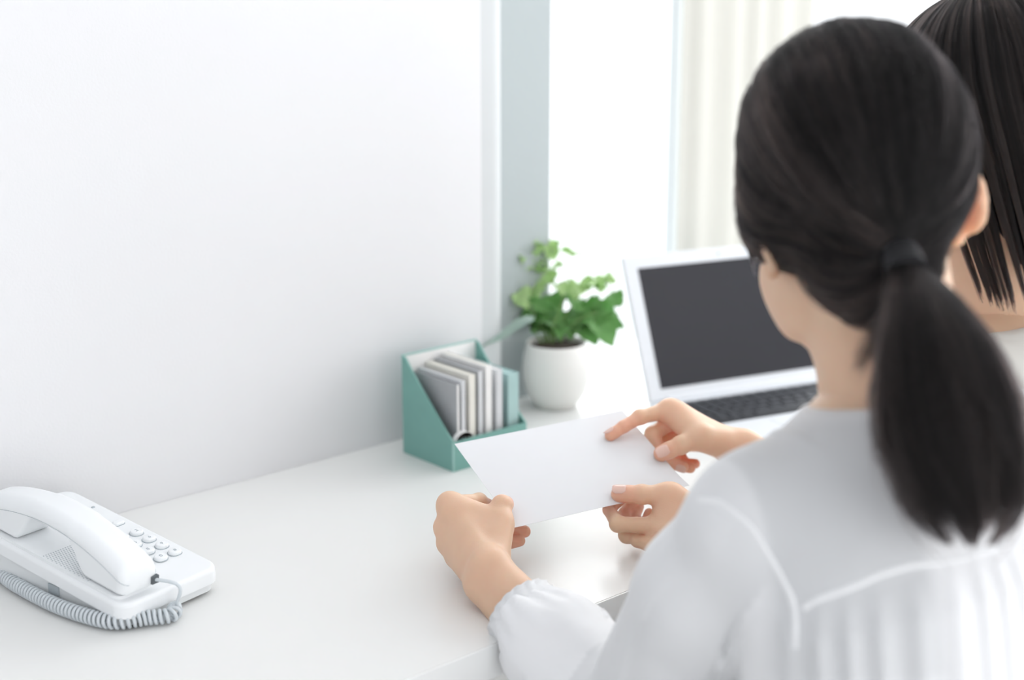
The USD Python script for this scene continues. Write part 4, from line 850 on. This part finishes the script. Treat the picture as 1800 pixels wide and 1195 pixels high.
# ---- the woman in front, her back to the camera
N1 = W(1585, 748, 1.15); H1 = 68; f1 = rotz(math.radians(H1)); r1 = V(f1[1], -f1[0], 0)
sh1 = {'L': N1-r1*.138-V(0, 0, .070)+f1*.005, 'R': N1+r1*.143-V(0, 0, .070)+f1*.005}
hL = dict(wrist=W(856, 1012, 1.440), index=[W(790, 886, 1.522), W(842, 881, 1.551), W(868, 893, 1.572), W(885, 905, 1.576)], middle=[W(782, 926, 1.515), W(832, 922, 1.545), W(877, 930, 1.557), W(922, 934, 1.560)],
          ring=[W(787, 956, 1.512), W(828, 955, 1.535), W(868, 960, 1.545), W(913, 950, 1.552)], pinky=[W(803, 982, 1.505), W(835, 976, 1.522), W(862, 970, 1.533), W(880, 962, 1.540)],
          thumb=[W(868, 990, 1.458), W(880, 925, 1.492), W(882, 888, 1.508), W(888, 886, 1.526)], web=.34, cuff=.27)
hL['elbow'] = ik(sh1['L'], hL['wrist'], .262, .235, V(-.02, -.35, -1))
hR = dict(wrist=W(1215, 988, 1.490), thumb=[W(1222, 900, 1.560), W(1182, 869, 1.562), W(1128, 869, 1.560), W(1089, 868, 1.566)], index=[W(1163, 925, 1.560), W(1086, 921, 1.556), W(1071, 896, 1.580), W(1095, 872, 1.600)],
          middle=[W(1165, 953, 1.555), W(1102, 940, 1.575), W(1098, 903, 1.605), W(1110, 885, 1.615)], ring=[W(1170, 970, 1.532), W(1122, 948, 1.565), W(1115, 905, 1.612), W(1122, 890, 1.622)],
          pinky=[W(1180, 984, 1.510), W(1143, 952, 1.555), W(1138, 915, 1.598), W(1141, 902, 1.605)], cuff=.32, nails={'thumb': unit(CU*.9-CF*.75-CR*.1)})
hR['elbow'] = ik(sh1['R'], hR['wrist'], .265, .235, V(-.15, -.3, -1))
o1 = W(1508, 391, 1.15); B1 = head_frame(53.5, -17, 9)*1.03
m1 = person('woman seen from behind with black ponytail and white blouse, holding the paper with both hands', H1, 88, N1, sh1, o1, B1, {'L': hL, 'R': hR}, 'blouse_white', hair_pony, blouse_label='sheer white gathered blouse', seams={'yoke': [(1404, 1078), (1440, 1056), (1480, 1036), (1540, 1013), (1610, 996), (1680, 982), (1760, 962), (1792, 952)], 'arm': [(1222, 880), (1262, 882), (1310, 915), (1350, 965), (1380, 1025), (1396, 1085), (1402, 1150)]}, seed=1)
# ---- the woman beside her, pointing at the paper
N2 = V(1.335, .735, .970); H2 = 100; f2 = rotz(math.radians(H2)); r2 = V(f2[1], -f2[0], 0)
sh2 = {'L': N2-r2*.150-V(0, 0, .065), 'R': N2+r2*.150-V(0, 0, .065)}
sR = dict(wrist=W(1300, 790, 1.665), index=[W(1176, 721, 1.672), W(1125, 733, 1.657), W(1096, 750, 1.648), W(1073, 765, 1.643)], middle=[W(1190, 735, 1.690), W(1147, 763, 1.668), W(1166, 808, 1.660), W(1200, 820, 1.655)],
          ring=[W(1204, 748, 1.705), W(1165, 775, 1.690), W(1185, 815, 1.680), W(1213, 822, 1.672)], pinky=[W(1224, 777, 1.712), W(1190, 790, 1.705), W(1205, 815, 1.695), W(1222, 815, 1.690)],
          thumb=[W(1272, 780, 1.648), W(1236, 766, 1.635), W(1197, 782, 1.630), W(1163, 797, 1.628)], cuff=.45, nails={'thumb': unit(-CF+CU*.35-CR*.1), 'middle': unit(-CF-CU*.6), 'index': unit(CU-CF*.1-CR*.3)})
sR['elbow'] = ik(sh2['R'], sR['wrist'], .27, .24, V(.6, -.3, -1))
lw = V(1.262, .850, .622); ld = unit(V(.10, .9, .0)); lx = unit(np.cross(ld, V(0, 0, 1)))
def flat_finger(off, l1, l2, l3, spread):
    d = unit(ld+lx*spread); b = lw+ld*.082+lx*off+V(0, 0, -.004); return [b, b+d*l1+V(0, 0, .002), b+d*(l1+l2)-V(0, 0, .006), b+d*(l1+l2+l3)-V(0, 0, .014)]
sL = dict(wrist=lw, index=flat_finger(.026, .038, .022, .018, .12), middle=flat_finger(.008, .042, .025, .019, .02), ring=flat_finger(-.010, .038, .023, .018, -.08), pinky=flat_finger(-.026, .030, .017, .016, -.2),
          thumb=[lw+lx*.024+ld*.018-V(0, 0, .004), lw+lx*.042+ld*.045-V(0, 0, .010), lw+lx*.050+ld*.075-V(0, 0, .014), lw+lx*.050+ld*.098-V(0, 0, .018)], cuff=.25)
sL['elbow'] = ik(sh2['L'], sL['wrist'], .25, .22, V(.25, -1, 0))
o2 = W(1738, 245, 1.42); B2 = head_frame(108, -14, 0)
m2 = person('woman with a black bob and ivory top on the right, pointing at the paper', H2, 82, N2, sh2, o2, B2, {'L': sL, 'R': sR}, 'blouse_ivory', hair_bob, blouse_label='ivory round-neck top', seed=2)

# ================================================================== STOOLS
for (me, hip, fw, rt), lb in ((m1, 'round stool carrying the woman with the ponytail'), (m2, 'round stool carrying the woman with the bob')):
    c = V(hip[0], hip[1], 0)+fw*.03; st = thing('stool', lb, 'stool', c); hz = .405
    prof = [(0, hz-.07), (.16, hz-.07), (.185, hz-.055), (.19, hz-.03), (.18, hz-.008), (.15, hz), (0, hz)]; t = lathe(prof, 40); t.apply_translation(c); part(st, 'seat', t, 'stool_fabric', smooth=50)
    part(st, 'column', tube([c+V(0, 0, .05), c+V(0, 0, hz-.07)], .025, 20), 'metal_grey', smooth=40)
    for k in range(5):
        d = rotz(k*2*np.pi/5+.3); part(st, 'leg', tube([c+V(0, 0, .07), c+d*.14+V(0, 0, .055), c+d*.25+V(0, 0, .02)], [.018, .015, .018], 12), 'metal_grey', smooth=40)
